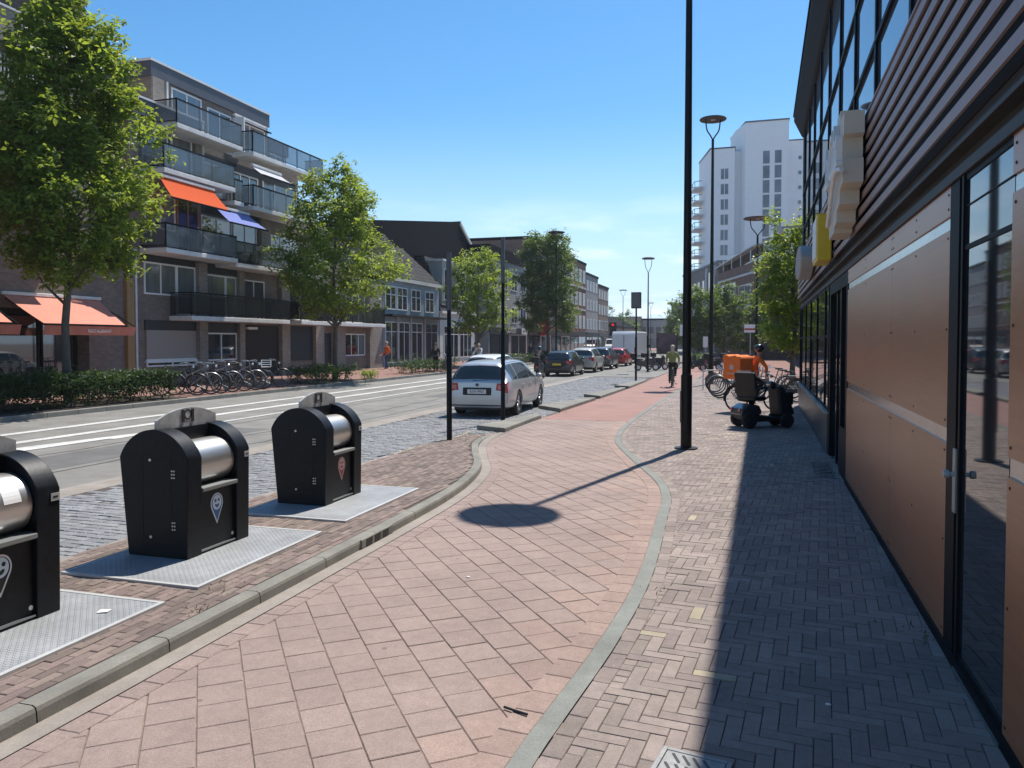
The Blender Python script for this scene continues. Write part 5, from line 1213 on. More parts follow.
van('small white van coming towards the photo beside the traffic light', (-22.2, 131, 0), R(180), 4.9, 1.9, 2.4, GV)
# traffic light
def traffic_light(x, y, label, h=4.4):
    r_ = empty('traffic_light', (x, y, 0), R(8), label, 'traffic light')
    b = MB(); b.tube([(0, 0, -.02), (0, 0, h - 1.0)], .07, 10); b.build('pole', M['frame'], r_)
    b = MB(); b.mm(-.45, .45, -.05, .08, h - 1.75, h + .1); b.build('backing_board', M['blackmatte'], r_, bevel=.05)
    for k, m in enumerate((mat('red_signal', (.5, .02, .01), .4, emit=((1, .03, .01), .5)), M['garage'], M['garage'])):
        b = MB(); b.lathe([(0, -.02), (.16, -.02), (.16, .0), (0, .0)], (0, -.06, h - .25 - k * .5), 16, 'y'); b.build('signal_lens', m, r_)
    return r_
traffic_light(-16.9, 100, 'traffic light with its red lamp lit beside the white van')
# ---------------------------------------------------------------- bicycles, scooters, people
M['bikeblack'] = mat('black_bike_paint', (.015, .015, .017), .35, coat=.4)
M['bikegrey'] = mat('grey_bike_paint', (.25, .26, .27), .35, .3)
M['bikeblue'] = mat('dark_blue_bike_paint', (.03, .06, .12), .35, coat=.4)
M['leather'] = mat('saddle_black', (.02, .018, .016), .6)
M['rimgrey'] = mat('dull_rim_metal', (.22, .22, .22), .4, .6)
def bike(label, frame='bikeblack', loc=(0, 0, 0), rz=0, group=None, basket=False, name='bicycle', lean=0):
    root = empty(name, loc, rz, label, 'bicycle', group); root.rotation_euler[1] = lean
    r = .345
    for y in (-.54, .56):
        t = MB(); t.torus((0, y, r), r - .018, .02, 'x', 30, 6); w_ = t.build('wheel', M['rubber'], root, smooth=60)
        t = MB(); t.torus((0, y, r), r - .04, .009, 'x', 30, 5); t.lathe([(0, -.04), (.022, -.04), (.022, .04), (0, .04)], (0, y, r), 8, 'x')
        for k in range(14):
            a = k * 2 * math.pi / 14; sx_ = .03 if k % 2 else -.03
            t.tube([(sx_, y + .02 * math.cos(a + .3), r + .02 * math.sin(a + .3)), (0, y + (r - .04) * math.cos(a), r + (r - .04) * math.sin(a))], .0025, 3, cap=False)
        t.build('rim', M['rimgrey'], w_)
    f = MB(); bb = (0, -.08, .29); st_ = (0, -.24, .82); hd = (0, .36, .86); hb_ = (0, .40, .66)
    f.tube([bb, st_, (0, -.26, .90)], .016, 8); f.tube([bb, hb_], .02, 8); f.tube([hd, (0, -.17, .62)], .016, 8); f.tube([hb_, hd, (0, .345, .98)], .019, 8)
    for s_ in (-1, 1):
        f.tube([(s_ * .05, -.54, r), (s_ * .04, -.1, .29)], .010, 6); f.tube([(s_ * .05, -.54, r), (s_ * .02, -.225, .74)], .009, 6); f.tube([(s_ * .045, .56, r), (s_ * .04, .44, .68), (0, .41, .70)], .012, 6)
    f.build('frame', M[frame], root, smooth=60)
    for y, a0, a1 in ((-.54, 10, 190), (.56, 15, 150)):
        g = MB(); pts = [(0, y + (r + .02) * math.cos(R(a)), r + (r + .02) * math.sin(R(a))) for a in range(a0, a1 + 1, 12)]; g.tube(pts, .018, 5); g.build('mudguard', M[frame], root, smooth=60)
    h = MB(); h.tube(catmull([(-.30, .12, 1.04), (-.26, .26, 1.06), (-.10, .34, 1.03), (0, .345, 1.0), (.10, .34, 1.03), (.26, .26, 1.06), (.30, .12, 1.04)], 3), .012, 6); h.build('handlebar', M['chrome'], root, smooth=60)
    h = MB(); h.sphere((0, .45, .92), (.05, .05, .05), 10, 6); h.build('headlamp', M['chrome'], root)
    s_ = MB(); s_.prism([(-.11, -.40), (.11, -.40), (.10, -.33), (.03, -.15), (-.03, -.15), (-.10, -.33)], 'z', .90, .95); s_.build('saddle', M['leather'], root, bevel=.015)
    k = MB(); k.mm(-.07, .07, -.85, -.30, .735, .75); k.tube([(-.06, -.8, .735), (-.05, -.56, r)], .007, 5); k.tube([(.06, -.8, .735), (.05, -.56, r)], .007, 5); k.build('rack', M[frame], root)
    c = MB(); c.prism([(-.55, .30), (-.55, .40), (-.1, .37), (-.02, .29), (-.1, .22), (-.45, .27)], 'x', .06, .075); c.build('chain_case', M['leather'], root)
    p = MB(); p.tube([(.09, -.08, .29), (.10, -.02, .13)], .009, 5); p.tube([(-.09, -.08, .29), (-.10, -.14, .45)], .009, 5); p.mm(.10, .19, -.06, .02, .115, .14); p.mm(-.19, -.10, -.18, -.10, .44, .465); p.build('crank', M['polished'], root)
    if basket:
        b = MB(); b.mm(-.2, .2, .50, .82, .78, .79)
        for z in (.86, .94, 1.02): b.mm(-.21, .21, .49, .50, z, z + .02); b.mm(-.21, .21, .82, .83, z, z + .02); b.mm(-.21, -.20, .50, .82, z, z + .02); b.mm(.20, .21, .50, .82, z, z + .02)
        for x in (-.21, 0, .2):
            for y in (.49, .82): b.mm(x, x + .012, y, y + .012, .78, 1.04)
        b.build('carrier', M['white'] if basket == 'white' else M['bikeblack'], root)
    return root
def dup(o, loc, rz, label, lean=0, group=None):
    c = copy_tree(o); c.location = loc; c.rotation_euler = (0, lean, rz); c['label'] = label
    if group: c['group'] = group
    elif 'group' in c: del c['group']
    return c
GB = 'bicycles parked on the far pavement'
b0 = bike('black bicycle leaning nearest the long hedge, leftmost of the parked row', 'bikeblack', (-19.0, 22.2, .13), R(-62), GB)
b1 = bike('grey bicycle with bright handlebar, second from the long hedge', 'bikegrey', (-18.9, 22.8, .13), R(-50), GB)
b2 = bike('dark blue bicycle with a white front carrier near the right end of the parked row', 'bikeblue', (-19.3, 26.5, .13), R(-58), GB, basket='white')
dup(b0, (-18.9, 23.4, .13), R(-75), 'black bicycle third from the long hedge', .08, GB)
dup(b1, (-18.9, 24.0, .13), R(-45), 'grey bicycle in the middle of the parked row, front wheel turned to the road', -.05, GB)
dup(b0, (-18.9, 24.7, .13), R(-60), 'black bicycle just right of the middle of the parked row', .05, GB)
dup(b1, (-18.8, 25.3, .13), R(-48), 'grey bicycle whose full front wheel faces the road', 0, GB)
dup(b0, (-18.9, 25.9, .13), R(-68), 'black bicycle left of the one with the white carrier', .06, GB)
dup(b0, (-18.9, 27.2, .13), R(-55), 'black bicycle at the right end of the parked row before the passage', .05, GB)
for o in [q for q in bpy.data.objects if q.get('group') == GB]: o.scale = (1.1, 1.1, 1.1)
GR = 'bicycles parked beside the slatted building'
dup(b0, (-.35, 28.3, 0), R(82), 'black bicycle with its front wheel towards the cycle path, nearest of the sidewalk row', 0, GR)
dup(b1, (-.45, 29.4, 0), R(86), 'grey bicycle second in the sidewalk row', .04, GR)
dup(b0, (-.55, 30.5, 0), R(80), 'black bicycle third in the sidewalk row', -.04, GR)
dup(b0, (-.65, 31.6, 0), R(84), 'black bicycle farthest in the sidewalk row', .03, GR)
dup(b0, (1.0, 27.3, 0), R(78), 'black bicycle at the corner of the slatted building', .06, GR)
dup(b1, (.9, 28.9, 0), R(84), 'grey bicycle behind the delivery rider', -.05, GR)
dup(b0, (.8, 30.2, 0), R(84), 'black bicycle beneath the sidewalk tree', .05, GR)
def motor(label, body, loc, rz, group=None, name='motor_scooter', box=False):
    root = empty(name, loc, rz, label, 'motor scooter', group)
    for y in (-.6, .62):
        t = MB(); t.torus((0, y, .25), .19, .06, 'x', 24, 8); w_ = t.build('wheel', M['rubber'], root, smooth=60)
        t = MB(); t.lathe([(0, -.04), (.15, -.04), (.15, .04), (0, .04)], (0, y, .25), 18, 'x'); t.build('rim', M['alloy'], w_)
    b = MB(); b.prism([(-.85, .62), (-.80, .42), (-.3, .30), (-.02, .26), (.30, .26), (.34, .32), (-.02, .36), (-.12, .66), (-.5, .74), (-.82, .76)], 'x', -.16, .16); b.build('body', body, root, smooth=30, bevel=.05, bseg=3)
    b = MB(); b.prism([(.28, .28), (.36, .26), (.58, .80), (.50, 1.0), (.44, 1.0)], 'x', -.20, .20); b.build('front_shield', body, root, bevel=.04, bseg=3)
    b = MB(); b.prism([(-.84, .76), (-.5, .74), (-.14, .70), (-.10, .76), (-.4, .83), (-.84, .86)], 'x', -.14, .14); b.build('seat', M['leather'], root, bevel=.03)
    b = MB(); b.tube([(-.34, .36, 1.04), (0, .46, 1.03), (.34, .36, 1.04)], .018, 6); b.tube([(0, .62, .25), (0, .47, 1.03)], .03, 8); b.build('handlebar', M['frame'], root)
    for s_ in (-1, 1): b = MB(); b.tube([(s_ * .25, .39, 1.04), (s_ * .33, .42, 1.24)], .008, 5); b.sphere((s_ * .33, .42, 1.27), (.06, .02, .04), 8, 5); b.build('mirror', M['frame'], root)
    b = MB(); b.mm(-.08, .08, -.88, -.84, .62, .72); b.build('tail_light', M['tail'], root, bevel=.01)
    b = MB(); b.sphere((0, .56, .86), (.09, .05, .08), 12, 8); b.build('headlight', M['chrome'], root, smooth=60)
    b = MB(); b.prism([(-.78, .30), (-.55, .44), (-.42, .44), (-.42, .40), (-.7, .24)], 'x', -.02, .02); b.build('rear_mudguard', M['frame'], root)
    if box: b = MB(); b.mm(-.2, .2, -1.12, -.74, .88, 1.2); b.build('top_box', M['leather'], root, bevel=.04)
    return root
GM = 'scooters parked where the parking lane ends'
m0 = motor('dark motor scooter with top box, nearest in front of the white van', M['carblack'], (-6.6, 52.8, 0), R(-70), GM, box=True)
dup(m0, (-6.1, 54.4, 0), R(-60), 'dark motor scooter second in the group before the white van', 0, GM)
dup(m0, (-5.6, 56.0, 0), R(-75), 'dark motor scooter farthest in the group before the white van', 0, GM)
GN = 'scooters parked right of the near lamp post'
dup(m0, (-3.4, 53.6, 0), R(60), 'dark motor scooter just right of the near lamp post', 0, GN)
dup(m0, (-2.5, 55.0, 0), R(75), 'dark motor scooter beside the second lamp post', 0, GN)
dup(m0, (-3.3, 57.5, 0), R(70), 'dark motor scooter under the round dark trees', 0, GN)
# people --------------------------------------------------------
SK = mat('skin', (.48, .30, .22), .55, var=.05)
def skinmesh(name, verts, edges, m, parent, root_i=0, sub=2):
    me = bpy.data.meshes.new(name); bm = bmesh.new(); sl_ = bm.verts.layers.skin.verify(); vv = []
    for (p, r) in verts:
        v = bm.verts.new(p); rr = r if isinstance(r, tuple) else (r, r); v[sl_].radius = rr; vv.append(v)
    vv[root_i][sl_].use_root = True
    for a, b in edges: bm.edges.new((vv[a], vv[b]))
    bm.to_mesh(me); bm.free(); me.materials.append(m)
    o = bpy.data.objects.new(name, me); COL.objects.link(o); o.parent = parent
    s_ = o.modifiers.new('skin', 'SKIN'); s_.use_smooth_shade = True
    if sub: q = o.modifiers.new('smooth', 'SUBSURF'); q.levels = sub; q.render_levels = sub
    return o
def person(label, loc, rz, J, top, legs, hair, group=None, shoes=None, long_hair=False, helmet=None, short_sleeve=False, skirt=None):
    """J: joints in local space, facing +y"""
    root = empty('person', loc, rz, label, 'person', group)
    V = [(J['pelvis'], (.13, .10)), (J['waist'], (.115, .085)), (J['chest'], (.15, .105)), (J['neck'], .055), (J['jaw'], (.068, .07)), (J['skull'], (.08, .098)), (J['crown'], (.055, .07))]
    E_ = [(0, 1), (1, 2), (2, 3), (3, 4), (4, 5), (5, 6)]
    f = Vector(J['face']).normalized()
    V.append((Vector(J['jaw']).lerp(Vector(J['skull']), .55) + f * .115, .014)); E_.append((5, 7))
    for s_ in ('L', 'R'):
        i = len(V); sh, el, wr = Vector(J['sh' + s_]), Vector(J['el' + s_]), Vector(J['wr' + s_])
        d = (wr - el).normalized(); side = d.cross(Vector((0, 0, 1)));
        if side.length < .1: side = Vector((1, 0, 0))
        side.normalize(); palm = wr + d * .075
        V += [(sh, .058), (sh.lerp(el, .5), .048), (el, .04), (el.lerp(wr, .4), .038), (wr, .026), (palm, (.036, .018))]
        E_ += [(2, i), (i, i + 1), (i + 1, i + 2), (i + 2, i + 3), (i + 3, i + 4), (i + 4, i + 5)]
        for k, (o_, ln) in enumerate(((-.028, .065), (-.010, .078), (.010, .074), (.027, .058))):
            j = len(V); V += [(palm + side * o_ + d * .03, .009), (palm + side * o_ * 1.2 + d * (.03 + ln * .6) + Vector((0, 0, -.012)), .008), (palm + side * o_ * 1.2 + d * (.03 + ln * .9) + Vector((0, 0, -.035)), .007)]; E_ += [(i + 5, j), (j, j + 1), (j + 1, j + 2)]
        j = len(V); V += [(wr + d * .04 - side * .04, .011), (wr + d * .085 - side * .055, .009)]; E_ += [(i + 4, j), (j, j + 1)]
        i = len(V); hp, kn, an = Vector(J['hip' + s_]), Vector(J['kn' + s_]), Vector(J['an' + s_]); ft = Vector(J['ft' + s_])
        V += [(hp, .085), (hp.lerp(kn, .55), .072), (kn, .055), (kn.lerp(an, .35), .054), (an, .036), (ft, (.04, .03))]
        E_ += [(0, i), (i, i + 1), (i + 1, i + 2), (i + 2, i + 3), (i + 3, i + 4), (i + 4, i + 5)]
    skinmesh('body', V, E_, SK, root)
    T = [(J['pelvis'], (.155, .125)), (J['waist'], (.145, .115)), (J['chest'], (.175, .13)), (Vector(J['neck']) + Vector((0, 0, .015)), .068)]; ET = [(0, 1), (1, 2), (2, 3)]
    for s_ in ('L', 'R'):
        i = len(T); sh, el, wr = Vector(J['sh' + s_]), Vector(J['el' + s_]), Vector(J['wr' + s_])
        T += [(sh, .078), (sh.lerp(el, .55), .066)]; ET += [(2, i), (i, i + 1)]
        if not short_sleeve: T += [(el, .056), (wr.lerp(el, .08), .042)]; ET += [(i + 1, i + 2), (i + 2, i + 3)]
    skinmesh('jacket', T, ET, top, root)
    for_legs = [(J['pelvis'], (.15, .12))]; EL = []
    for s_ in ('L', 'R'):
        i = len(for_legs); hp, kn, an = Vector(J['hip' + s_]), Vector(J['kn' + s_]), Vector(J['an' + s_])
        for_legs += [(hp, .105), (hp.lerp(kn, .55), .088), (kn, .07), (kn.lerp(an, .45), .064), (an, .052)]; EL += [(0, i), (i, i + 1), (i + 1, i + 2), (i + 2, i + 3), (i + 3, i + 4)]
    skinmesh('trousers', for_legs, EL, legs, root)
    for s_ in ('L', 'R'):
        an, ft = Vector(J['an' + s_]), Vector(J['ft' + s_]); skinmesh('shoe', [(an + (an - ft).normalized() * .03 + Vector((0, 0, -.03)), .045), (an.lerp(ft, .5) + Vector((0, 0, -.02)), .045), (ft, (.05, .035))], [(0, 1), (1, 2)], shoes or M['leather'], root)
    b = MB(); sk = Vector(J['skull']); bk = -f
    if helmet:
        b.sphere(sk + Vector((0, 0, .05)) + bk * .01, (.135, .15, .13), 16, 10); b.build('helmet', helmet, root, smooth=60)
    else:
        b.sphere(sk + Vector((0, 0, .035)) + bk * .025, (.10, .115, .10), 14, 9)
        if long_hair: b.sphere(sk + bk * .08 + Vector((0, 0, -.12)), (.085, .06, .17), 12, 8)
        b.build('hair', hair, root, smooth=70)
    e = MB()
    sv = f.cross(Vector((0, 0, 1))).normalized()
    for s_ in (-1, 1): e.sphere(sk + f * .088 + sv * s_ * .034 + Vector((0, 0, -.01)), .011, 8, 5)
    e.build('eyes', M['ink'], root)
    return root
def stand(step=.0, arm=.05):
    return dict(pelvis=(0, 0, .95), waist=(0, 0, 1.10), chest=(0, .0, 1.30), neck=(0, .01, 1.49), jaw=(0, .03, 1.57), skull=(0, .03, 1.67), crown=(0, .02, 1.74), face=(0, 1, 0),
                shL=(-.19, 0, 1.41), elL=(-.24, -arm, 1.13), wrL=(-.22, arm * 1.5 + .04, .90), shR=(.19, 0, 1.41), elR=(.24, -arm, 1.13), wrR=(.22, arm * 2 + .06, .90),
                hipL=(-.09, 0, .90), knL=(-.10, step * .6 + .02, .50), anL=(-.10, step * .8, .09), ftL=(-.11, step * .8 + .14, .045), hipR=(.09, 0, .90), knR=(.10, -step * .3 + .02, .50), anR=(.10, -step, .10), ftR=(.11, -step + .14, .045))
def ride(seat=.96, hz=1.06, hy=.30, lean=.10, pl=.15, pr=.47, foot_y=-.02, dy=-.25):
    y = dy
    return dict(pelvis=(0, y, seat + .08), waist=(0, y + lean * .4, seat + .22), chest=(0, y + lean, seat + .42), neck=(0, y + lean * 1.3, seat + .60), jaw=(0, y + lean * 1.3 + .03, seat + .68), skull=(0, y + lean * 1.3 + .03, seat + .78), crown=(0, y + lean * 1.3 + .02, seat + .85), face=(0, 1, 0),
                shL=(-.19, y + lean, seat + .53), elL=(-.27, y + lean + .18, seat + .30), wrL=(-.27, hy - .12, hz + .04), shR=(.19, y + lean, seat + .53), elR=(.27, y + lean + .18, seat + .30), wrR=(.27, hy - .12, hz + .04),
                hipL=(-.09, y + .02, seat + .05), knL=(-.12, y + .40, (seat + pl) * .5 + .12), anL=(-.13, foot_y + y + .22, pl + .08), ftL=(-.13, foot_y + y + .36, pl + .05), hipR=(.09, y + .02, seat + .05), knR=(.12, y + .42, (seat + pr) * .5 + .14), anR=(.13, foot_y + y + .16, pr + .08), ftR=(.13, foot_y + y + .30, pr + .05))
cl = lambda n, c: mat(n, c, .85, var=.12, vscale=5)
M['jeans'] = cl('blue_jeans', (.05, .08, .16)); M['blackcloth'] = cl('black_cloth', (.014, .014, .016)); M['orangecloth'] = cl('orange_cloth', (.85, .19, .035)); M['olivecloth'] = cl('olive_cloth', (.24, .26, .07)); M['whitecloth'] = cl('pale_cloth', (.5, .5, .48)); M['greycloth'] = cl('grey_cloth', (.12, .12, .13))
M['blond'] = mat('grey_blond_hair', (.42, .36, .27), .7, var=.15); M['brownhair'] = mat('brown_hair', (.06, .035, .02), .7, var=.15)
person('pedestrian in an orange top and blue jeans near the end of the apartment block', (-22.7, 45.9, .21), R(150), stand(.16, .12), M['orangecloth'], M['jeans'], M['blond'])
bk = dup(b0, (-3.2, 34.8, 0), R(2), 'black bicycle ridden by the person in olive on the red cycle path')
person('cyclist in an olive jacket with grey blond hair riding away on the cycle path', (-3.2, 34.8, 0), R(2), ride(), M['olivecloth'], M['blackcloth'], M['blond'], long_hair=True)
bk = dup(b0, (.22, 23.5, 0), R(-62), 'black delivery bicycle behind the mobility scooter')
person('delivery rider in an orange jacket and dark helmet behind the mobility scooter', (.22, 23.5, 0), R(-62), ride(seat=1.0, pl=.03, pr=.40, lean=.26), M['orangecloth'], M['blackcloth'], M['brownhair'], helmet=M['carblack'])
def deliverybox(loc, rz, label):
    r_ = empty('delivery_bag', loc, rz, label, 'delivery bag')
    b = MB(); b.mm(-.31, .31, -.28, .28, 0, .60); b.build('bag', M['orangecloth'], r_, bevel=.025)
    b = MB(); b.prism([(-.33, .54), (.33, .54), (.335, .60), (.30, .66), (.20, .655), (.12, .70), (.02, .675), (-.10, .66), (-.21, .705), (-.30, .68), (-.34, .60)], 'y', -.29, .29); b.build('lid', M['orangecloth'], r_, bevel=.03, bseg=3)
    b = MB(); b.prism([(-.07, .28), (.07, .28), (.07, .36), (0, .43), (-.07, .36)], 'y', -.284, -.281); b.mm(-.16, .16, -.284, -.281, .15, .175); b.build('mark', M['whitecloth'], r_)
    return r_
deliverybox((-.27, 23.2, .95), R(-40), 'orange cube shaped delivery bag on the rear rack of the delivery bicycle')
mm_ = dup(m0, (-10.75, 40.3, 0), R(0), 'pale motor scooter ridden between the white and black hatchbacks'); 
mm_.children[2].data = mm_.children[2].data
person('scooter rider in black with a dark helmet between the white and black hatchbacks', (-10.75, 40.3, 0), 0, ride(seat=.82, hz=1.04, hy=.42, lean=.04, pl=.30, pr=.30, foot_y=.1, dy=-.32), M['blackcloth'], M['greycloth'], M['brownhair'], helmet=M['carblack'])
person('person in black with a bicycle at hand before the grey old house', (-18.6, 44.4, .13), R(200), stand(.1, .1), M['blackcloth'], M['blackcloth'], M['brownhair'])
dup(b0, (-18.1, 44.8, .13), R(200), 'black bicycle held by the person in black before the grey old house')
person('cyclist in pale clothes before the white fronted dormer house', (-17.3, 48.6, 0), R(170), ride(), M['whitecloth'], M['greycloth'], M['blond'])
dup(b1, (-17.3, 48.6, 0), R(170), 'grey bicycle ridden by the person in pale clothes')
person('person in dark clothes walking past the small rounded tree', (-18.9, 52.5, .13), R(190), stand(.14, .1), M['greycloth'], M['jeans'], M['brownhair'])
person('pedestrian in black near the clipped dark tree', (-19.2, 68.5, .13), R(185), stand(.15, .12), M['blackcloth'], M['blackcloth'], M['brownhair'])
# mobility scooter ------------------------------------------------
ms = empty('mobility_scooter', (.27, 19.2, 0), R(-62), 'black mobility scooter with a high backrest parked at the edge of the building shadow', 'mobility scooter')
def mpart(name, m, f, **k): b = MB(); f(b); return b.build(name, m, ms, **k)
mpart('chassis', M['blackmatte'], lambda b: b.prism([(-.55, .20), (-.6, .38), (-.3, .44), (-.12, .30), (.40, .24), (.72, .30), (.74, .22), (.4, .16), (-.4, .14)], 'x', -.27, .27), bevel=.04, bseg=3)
mpart('rear_cover', M['carblack'], lambda b: b.prism([(-.62, .30), (-.60, .46), (-.42, .56), (-.15, .54), (-.08, .40), (-.1, .32)], 'x', -.29, .29), bevel=.06, bseg=3)
for y, r in ((-.40, .19), (.56, .17)):
    for x in (-.27, .27):
        b = MB(); b.lathe([(r * .55, -.06), (r * .9, -.06), (r, -.035), (r, .035), (r * .9, .06), (r * .55, .06), (r * .55, -.06)], (x, y, r), 24, 'x'); w_ = b.build('wheel', M['rubber'], ms, smooth=40)
        b = MB(); b.lathe([(0, -.05), (r * .56, -.045), (r * .56, .045), (0, .05)], (x, y, r), 18, 'x'); b.build('rim', M['blackmatte'], w_)
mpart('seat_post', M['frame'], lambda b: b.tube([(0, -.22, .45), (0, -.22, .66)], .05, 10))
mpart('seat', M['leather'], lambda b: b.mm(-.25, .25, -.44, .05, .64, .74), bevel=.04, bseg=3)
mpart('backrest', M['leather'], lambda b: b.prism([(-.42, .72), (-.52, 1.30), (-.44, 1.32), (-.33, .74)], 'x', -.28, .28), bevel=.035, bseg=3)
mpart('backrest_trim', M['galv'], lambda b: b.tube([(-.20, -.505, 1.335), (.20, -.505, 1.335)], .014, 6))
for s_ in (-1, 1): mpart('armrest', M['leather'], lambda b: b.tube([(s_ * .28, -.42, .80), (s_ * .29, -.40, .93), (s_ * .29, -.05, .95)], .03, 8), smooth=60)
mpart('tiller', M['frame'], lambda b: b.tube([(0, .50, .28), (0, .42, .80), (0, .30, 1.02)], [.06, .045, .035], 10), smooth=60)
mpart('console', M['carblack'], lambda b: b.box((0, .30, 1.03), (.26, .16, .09), M=Matrix.Rotation(R(-30), 3, 'X')), bevel=.03)
mpart('handlebar', M['rubber'], lambda b: b.tube([(-.33, .10, 1.02), (-.18, .26, 1.04), (.18, .26, 1.04), (.33, .10, 1.02)], .016, 8), smooth=60)
mpart('front_cowl', M['blackmatte'], lambda b: b.prism([(.40, .26), (.33, .96), (.46, 1.0), (.66, .70), (.80, .30)], 'x', -.26, .26), bevel=.07, bseg=3)
mpart('front_bag', M['blackmatte'], lambda b: b.mm(-.17, .17, .60, .80, .52, .84), bevel=.04)
for s_ in (-1, 1): mpart('tail_light', M['tail'], lambda b: b.mm(s_ * .2 - .04, s_ * .2 + .04, -.63, -.59, .40, .46))

for o in list(ms.children):                                       # the seat is swivelled a little towards the tiller side
    if o.name.split('.')[0] in ('seat', 'backrest', 'backrest_trim', 'armrest'):
        a = R(28); p = Vector((0, -.22, 0)); o.rotation_euler = (0, 0, a); o.location = p - Matrix.Rotation(a, 3, 'Z') @ p


for o in [q for q in bpy.data.objects if q.get('group') == GR]: o.scale = (1.1, 1.1, 1.1)
# ---------------------------------------------------------------- far right side: white tower, low brick building, signs
M['towerwhite'] = mat('white_render', (.84, .84, .83), .8, var=.02, dirt=.04)
TW = empty('white_tower', (0, 147, 0), 0, 'tall white apartment tower with narrow window columns and balconies on its left side', 'tower block')
def poly(par, name, pl, z0, z1, m): b = MB(); b.prism(pl, 'z', z0, z1); return b.build(name, m, par)
poly(TW, 'wall', [(-6.9, .0), (-2.6, .0), (-2.6, 9), (-9.6, 11)], 0, 37.2, M['towerwhite'])
poly(TW, 'wall', [(-.75, -1.0), (6.6, -1.0), (6.6, 12), (-3.6, 10), (-3.6, 9.2), (-2.595, 4)], 0, 41.3, M['towerwhite'])
poly(TW, 'wall', [(-2.59, 1.5), (-.2, 1.5), (-.2, 6), (-2.59, 6)], 0, 36.9, M['towerwhite'])
poly(TW, 'wall', [(6.605, 1.0), (16, 1.0), (16, 14), (6.605, 14)], 0, 38.0, M['towerwhite'])
poly(TW, 'roof_edge', [(-7.05, -.1), (-2.5, -.1), (-2.5, 9), (-9.7, 11.1)], 37.2, 37.45, M['slate']); poly(TW, 'roof_edge', [(-.85, -1.1), (6.7, -1.1), (6.7, 12), (-3.7, 10.1)], 41.3, 41.55, M['slate']); poly(TW, 'roof_edge', [(6.7, .9), (16.1, .9), (16.1, 14), (6.7, 14)], 38.0, 38.2, M['slate'])
M['towerglass'] = mat('tower_glass', (.10, .12, .15), .1, var=.5, vscale=.35, ior=1.7)
def twin(x0, x1, z0, z1, y, n=1, mull=.1):
    b = MB(); b.mm(x0, x1, y - .03, y + .05, z0, z1); w_ = b.build('window', M['towerglass'], TW)
    f = MB(); f.mm(x0 - .04, x0 + .06, y - .06, y, z0, z1); f.mm(x1 - .06, x1 + .04, y - .06, y, z0, z1)
    if n > 1: f.mm((x0 + x1) / 2 - .06, (x0 + x1) / 2 + .06, y - .06, y, z0, z1)
    f.mm(x0, x1, y - .058, y, z1 - .08, z1 + .04); f.mm(x0, x1, y - .058, y, z0 - .04, z0 + .06); f.build('frame', M['white'], w_)
for k in range(11):
    z = 31.6 - k * 2.78
    twin(-5.1, -3.7, z, z + 2.0, 0, 2)
for k in range(13):
    z = 33.7 - k * 2.6
    for x in (2.2, 4.2): twin(x, x + 1.25, z, z + 2.4, -1.0, 1)
for k in range(12):
    b = MB(); b.mm(8.35, 8.85, .9, 1.05, 34.6 - k * 2.65, 35.2 - k * 2.65); b.build('window', M['glass'], TW)
for k in range(9):
    z = 31.2 - k * 2.6
    s_ = MB(); s_.add([(-8.4, 4.2, z), (-10.0, 4.6, z), (-11.2, 10.0, z), (-9.5, 10.6, z), (-8.4, 4.2, z + .25), (-10.0, 4.6, z + .25), (-11.2, 10.0, z + .25), (-9.5, 10.6, z + .25)], [(0, 1, 2, 3), (7, 6, 5, 4), (0, 4, 5, 1), (1, 5, 6, 2), (2, 6, 7, 3), (3, 7, 4, 0)]); sb = s_.build('balcony', M['conc'], TW)
    s_ = MB(); s_.tube([(-8.6, 4.2, z + 1.25), (-10.0, 4.6, z + 1.25), (-11.2, 10.0, z + 1.25), (-9.6, 10.5, z + 1.25)], .06, 5)
    for p in ((-10.0, 4.6), (-10.6, 7.3), (-11.2, 10.0)): s_.tube([(*p, z + .2), (*p, z + 1.25)], .05, 5)
    s_.build('railing', M['frame'], sb)
# low brick building facing the street at an angle
LB = empty('low_brick_building', (-8.5, 122, 0), R(195.9), 'low brown brick building with glazed terraces in front of the white tower', 'building')
pm(LB, 'wall', M['gbrick'], (-12, 0, -6, 17, 0, 12.4)); pm(LB, 'wall', M['rbrick'], (-12, .0, 17.02, 33, 0, 10.9))
pm(LB, 'roof_edge', M['slate'], (-12, .15, -6.05, 17, 12.4, 12.7))
for z in (8.2, 4.4):
    for k in range(5): window(LB, -4.4 + k * 3.0, -2.9 + k * 3.0, z, z + 2.5, 0, 1, gm=M['glassl'] if k % 2 else M['glass'])
pm(LB, 'glass_bay', M['glass'], (0, .1, 11.2, 14.6, 1, 11.5)); pm(LB, 'bay_frame', M['conc'], (0, .25, 10.6, 11.2, 0, 12.2), (0, .25, 14.6, 15.2, 0, 12.2))
window(LB, 18.5, 25.5, 7.3, 9.2, 0, 4, gm=M['glassl']); window(LB, 18.5, 25.5, 3.8, 5.7, 0, 4, gm=M['glassl']); window(LB, 27, 32, 6.4, 8.6, 0, 2, gm=M['glassl']); window(LB, 27, 32, 3.0, 5.2, 0, 2, gm=M['glassl'])
pm(LB, 'string_course', M['conc'], (0, .1, 17.1, 33, 5.9, 6.15), (0, .1, 17.1, 33, 9.6, 9.85)); pm(LB, 'penthouse', M['glass'], (-8, -1.2, 17.5, 32.5, 10.95, 13.0))
b = MB(); b.add([(.2, 15.5, 11.6), (.2, 33.2, 12.6), (-8, 33.2, 14.6), (-8, 15.5, 13.4), (.2, 15.5, 11.75), (.2, 33.2, 12.75), (-8, 33.2, 14.75), (-8, 15.5, 13.55)], [(0, 1, 2, 3), (7, 6, 5, 4), (0, 4, 5, 1), (1, 5, 6, 2), (2, 6, 7, 3), (3, 7, 4, 0)]); b.build('terrace_roof', M['conc'], LB)
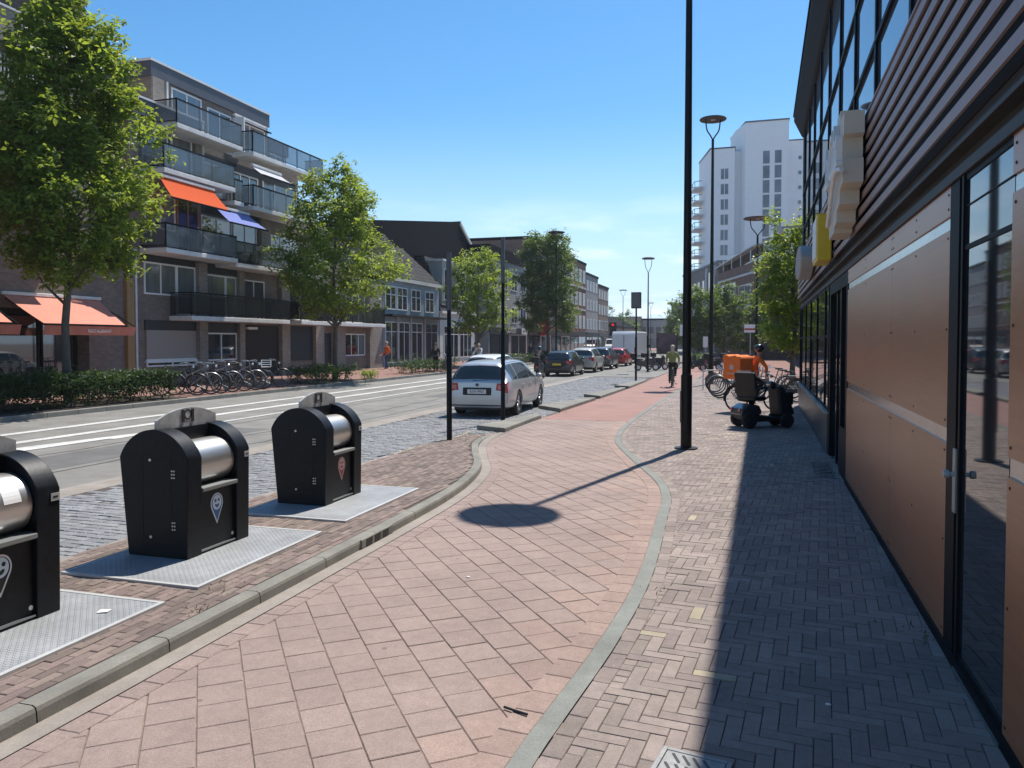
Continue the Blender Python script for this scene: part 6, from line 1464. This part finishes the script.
for y in (16, 20, 24, 28, 32): b = MB(); b.tube([(.1, y, 10.9), (.1, y, 12.3)], .07, 6); b.build('terrace_post', M['conc'], LB)
r_ = empty('brick_house_block', (5, 62, 0), 0, 'dark brick block behind the sidewalk tree', 'building')
pm(r_, 'wall', M['dbrick'], (0, 14, 0, 34, 0, 8.5)); pm(r_, 'roof', M['roofdark'], (-.1, 14, -.1, 34.1, 8.5, 8.9))
for k in range(8):
    for z in (.8, 4.2): b = MB(); b.mm(-.04, .02, 1.2 + k * 4.1, 3.6 + k * 4.1, z, z + 2.2); b.build('window', M['glass'], r_)
for k in range(3):
    for z in (.8, 4.2): b = MB(); b.mm(1.5 + k * 4.1, 3.6 + k * 4.1, -.04, .02, z, z + 2.2); b.build('window', M['glass'], r_)
def sign(name, x, y, zc_, w_, h_, m, label, cat='sign', rz=0):
    r_ = empty(name, (x, y, 0), rz, label, cat); b = MB(); b.tube([(0, .05, -.02), (0, .05, zc_ + h_ * .3)], .035, 8); b.build('post', M['galv'], r_)
    b = MB(); b.mm(-w_ / 2, w_ / 2, -.02, .02, zc_ - h_ / 2, zc_ + h_ / 2); b.build('board', m, r_, bevel=.008); return r_
sign('sign_board', -4.7, 60, 2.85, .62, .85, M['white'], 'white sign board just left of the near lamp post')
sign('sign_board', -3.6, 70, 1.95, .42, .95, M['white'], 'upright white sign panel between the two lamp posts under the dark trees')
sg = sign('red_white_sign', .15, 62, 3.0, .9, .6, M['white'], 'small red and white sign beside the shorter disc lamp')
b = MB(); b.mm(-.43, .43, -.03, -.021, 2.86, 3.02); b.build('red_band', M['carred'], sg)
for x, y, lb in ((-1.35, 33.4, 'low steel hoop railing beside the second lamp post'), (-.2, 33.9, 'low steel hoop railing behind the row of bicycles')):
    b = MB(); b.tube(catmull([(x - .45, y, -.02), (x - .45, y, .7), (x - .40, y, .8), (x + .40, y, .8), (x + .45, y, .7), (x + .45, y, -.02)], 3), .024, 8); o = b.build('hoop_railing', M['galv'], smooth=60); tag(o, lb, 'railing', 'hoop railings on the sidewalk')
cm = empty('security_camera', tuple(RB.matrix_basis @ Vector((-.15, 25.6, 5.4))), 0, 'white security camera on a bracket at the far end of the building', 'camera')
b = MB(); b.tube([(.2, 0, .2), (-.55, 0, .2)], .03, 6); b.build('bracket', M['galv'], cm)
b = MB(); b.lathe([(0, -.28), (.09, -.28), (.09, .1), (0, .1)], (-.5, 0, .08), 12, 'y'); b.build('housing', M['white'], cm)
# ---------------------------------------------------------------- thin summer haze
hz = bpy.data.materials.new('haze_air'); hz.use_nodes = True; nt = hz.node_tree; nt.nodes.clear()
o_ = nd(nt, 'ShaderNodeOutputMaterial'); v_ = nd(nt, 'ShaderNodeVolumePrincipled'); v_.inputs['Color'].default_value = (.86, .92, 1, 1); v_.inputs['Density'].default_value = .00032; v_.inputs['Anisotropy'].default_value = .2
nt.links.new(v_.outputs[0], o_.inputs['Volume'])
b = MB(); b.mm(-460, 460, -130, 710, -1.1, 44); b.build('haze', hz, kind='stuff')
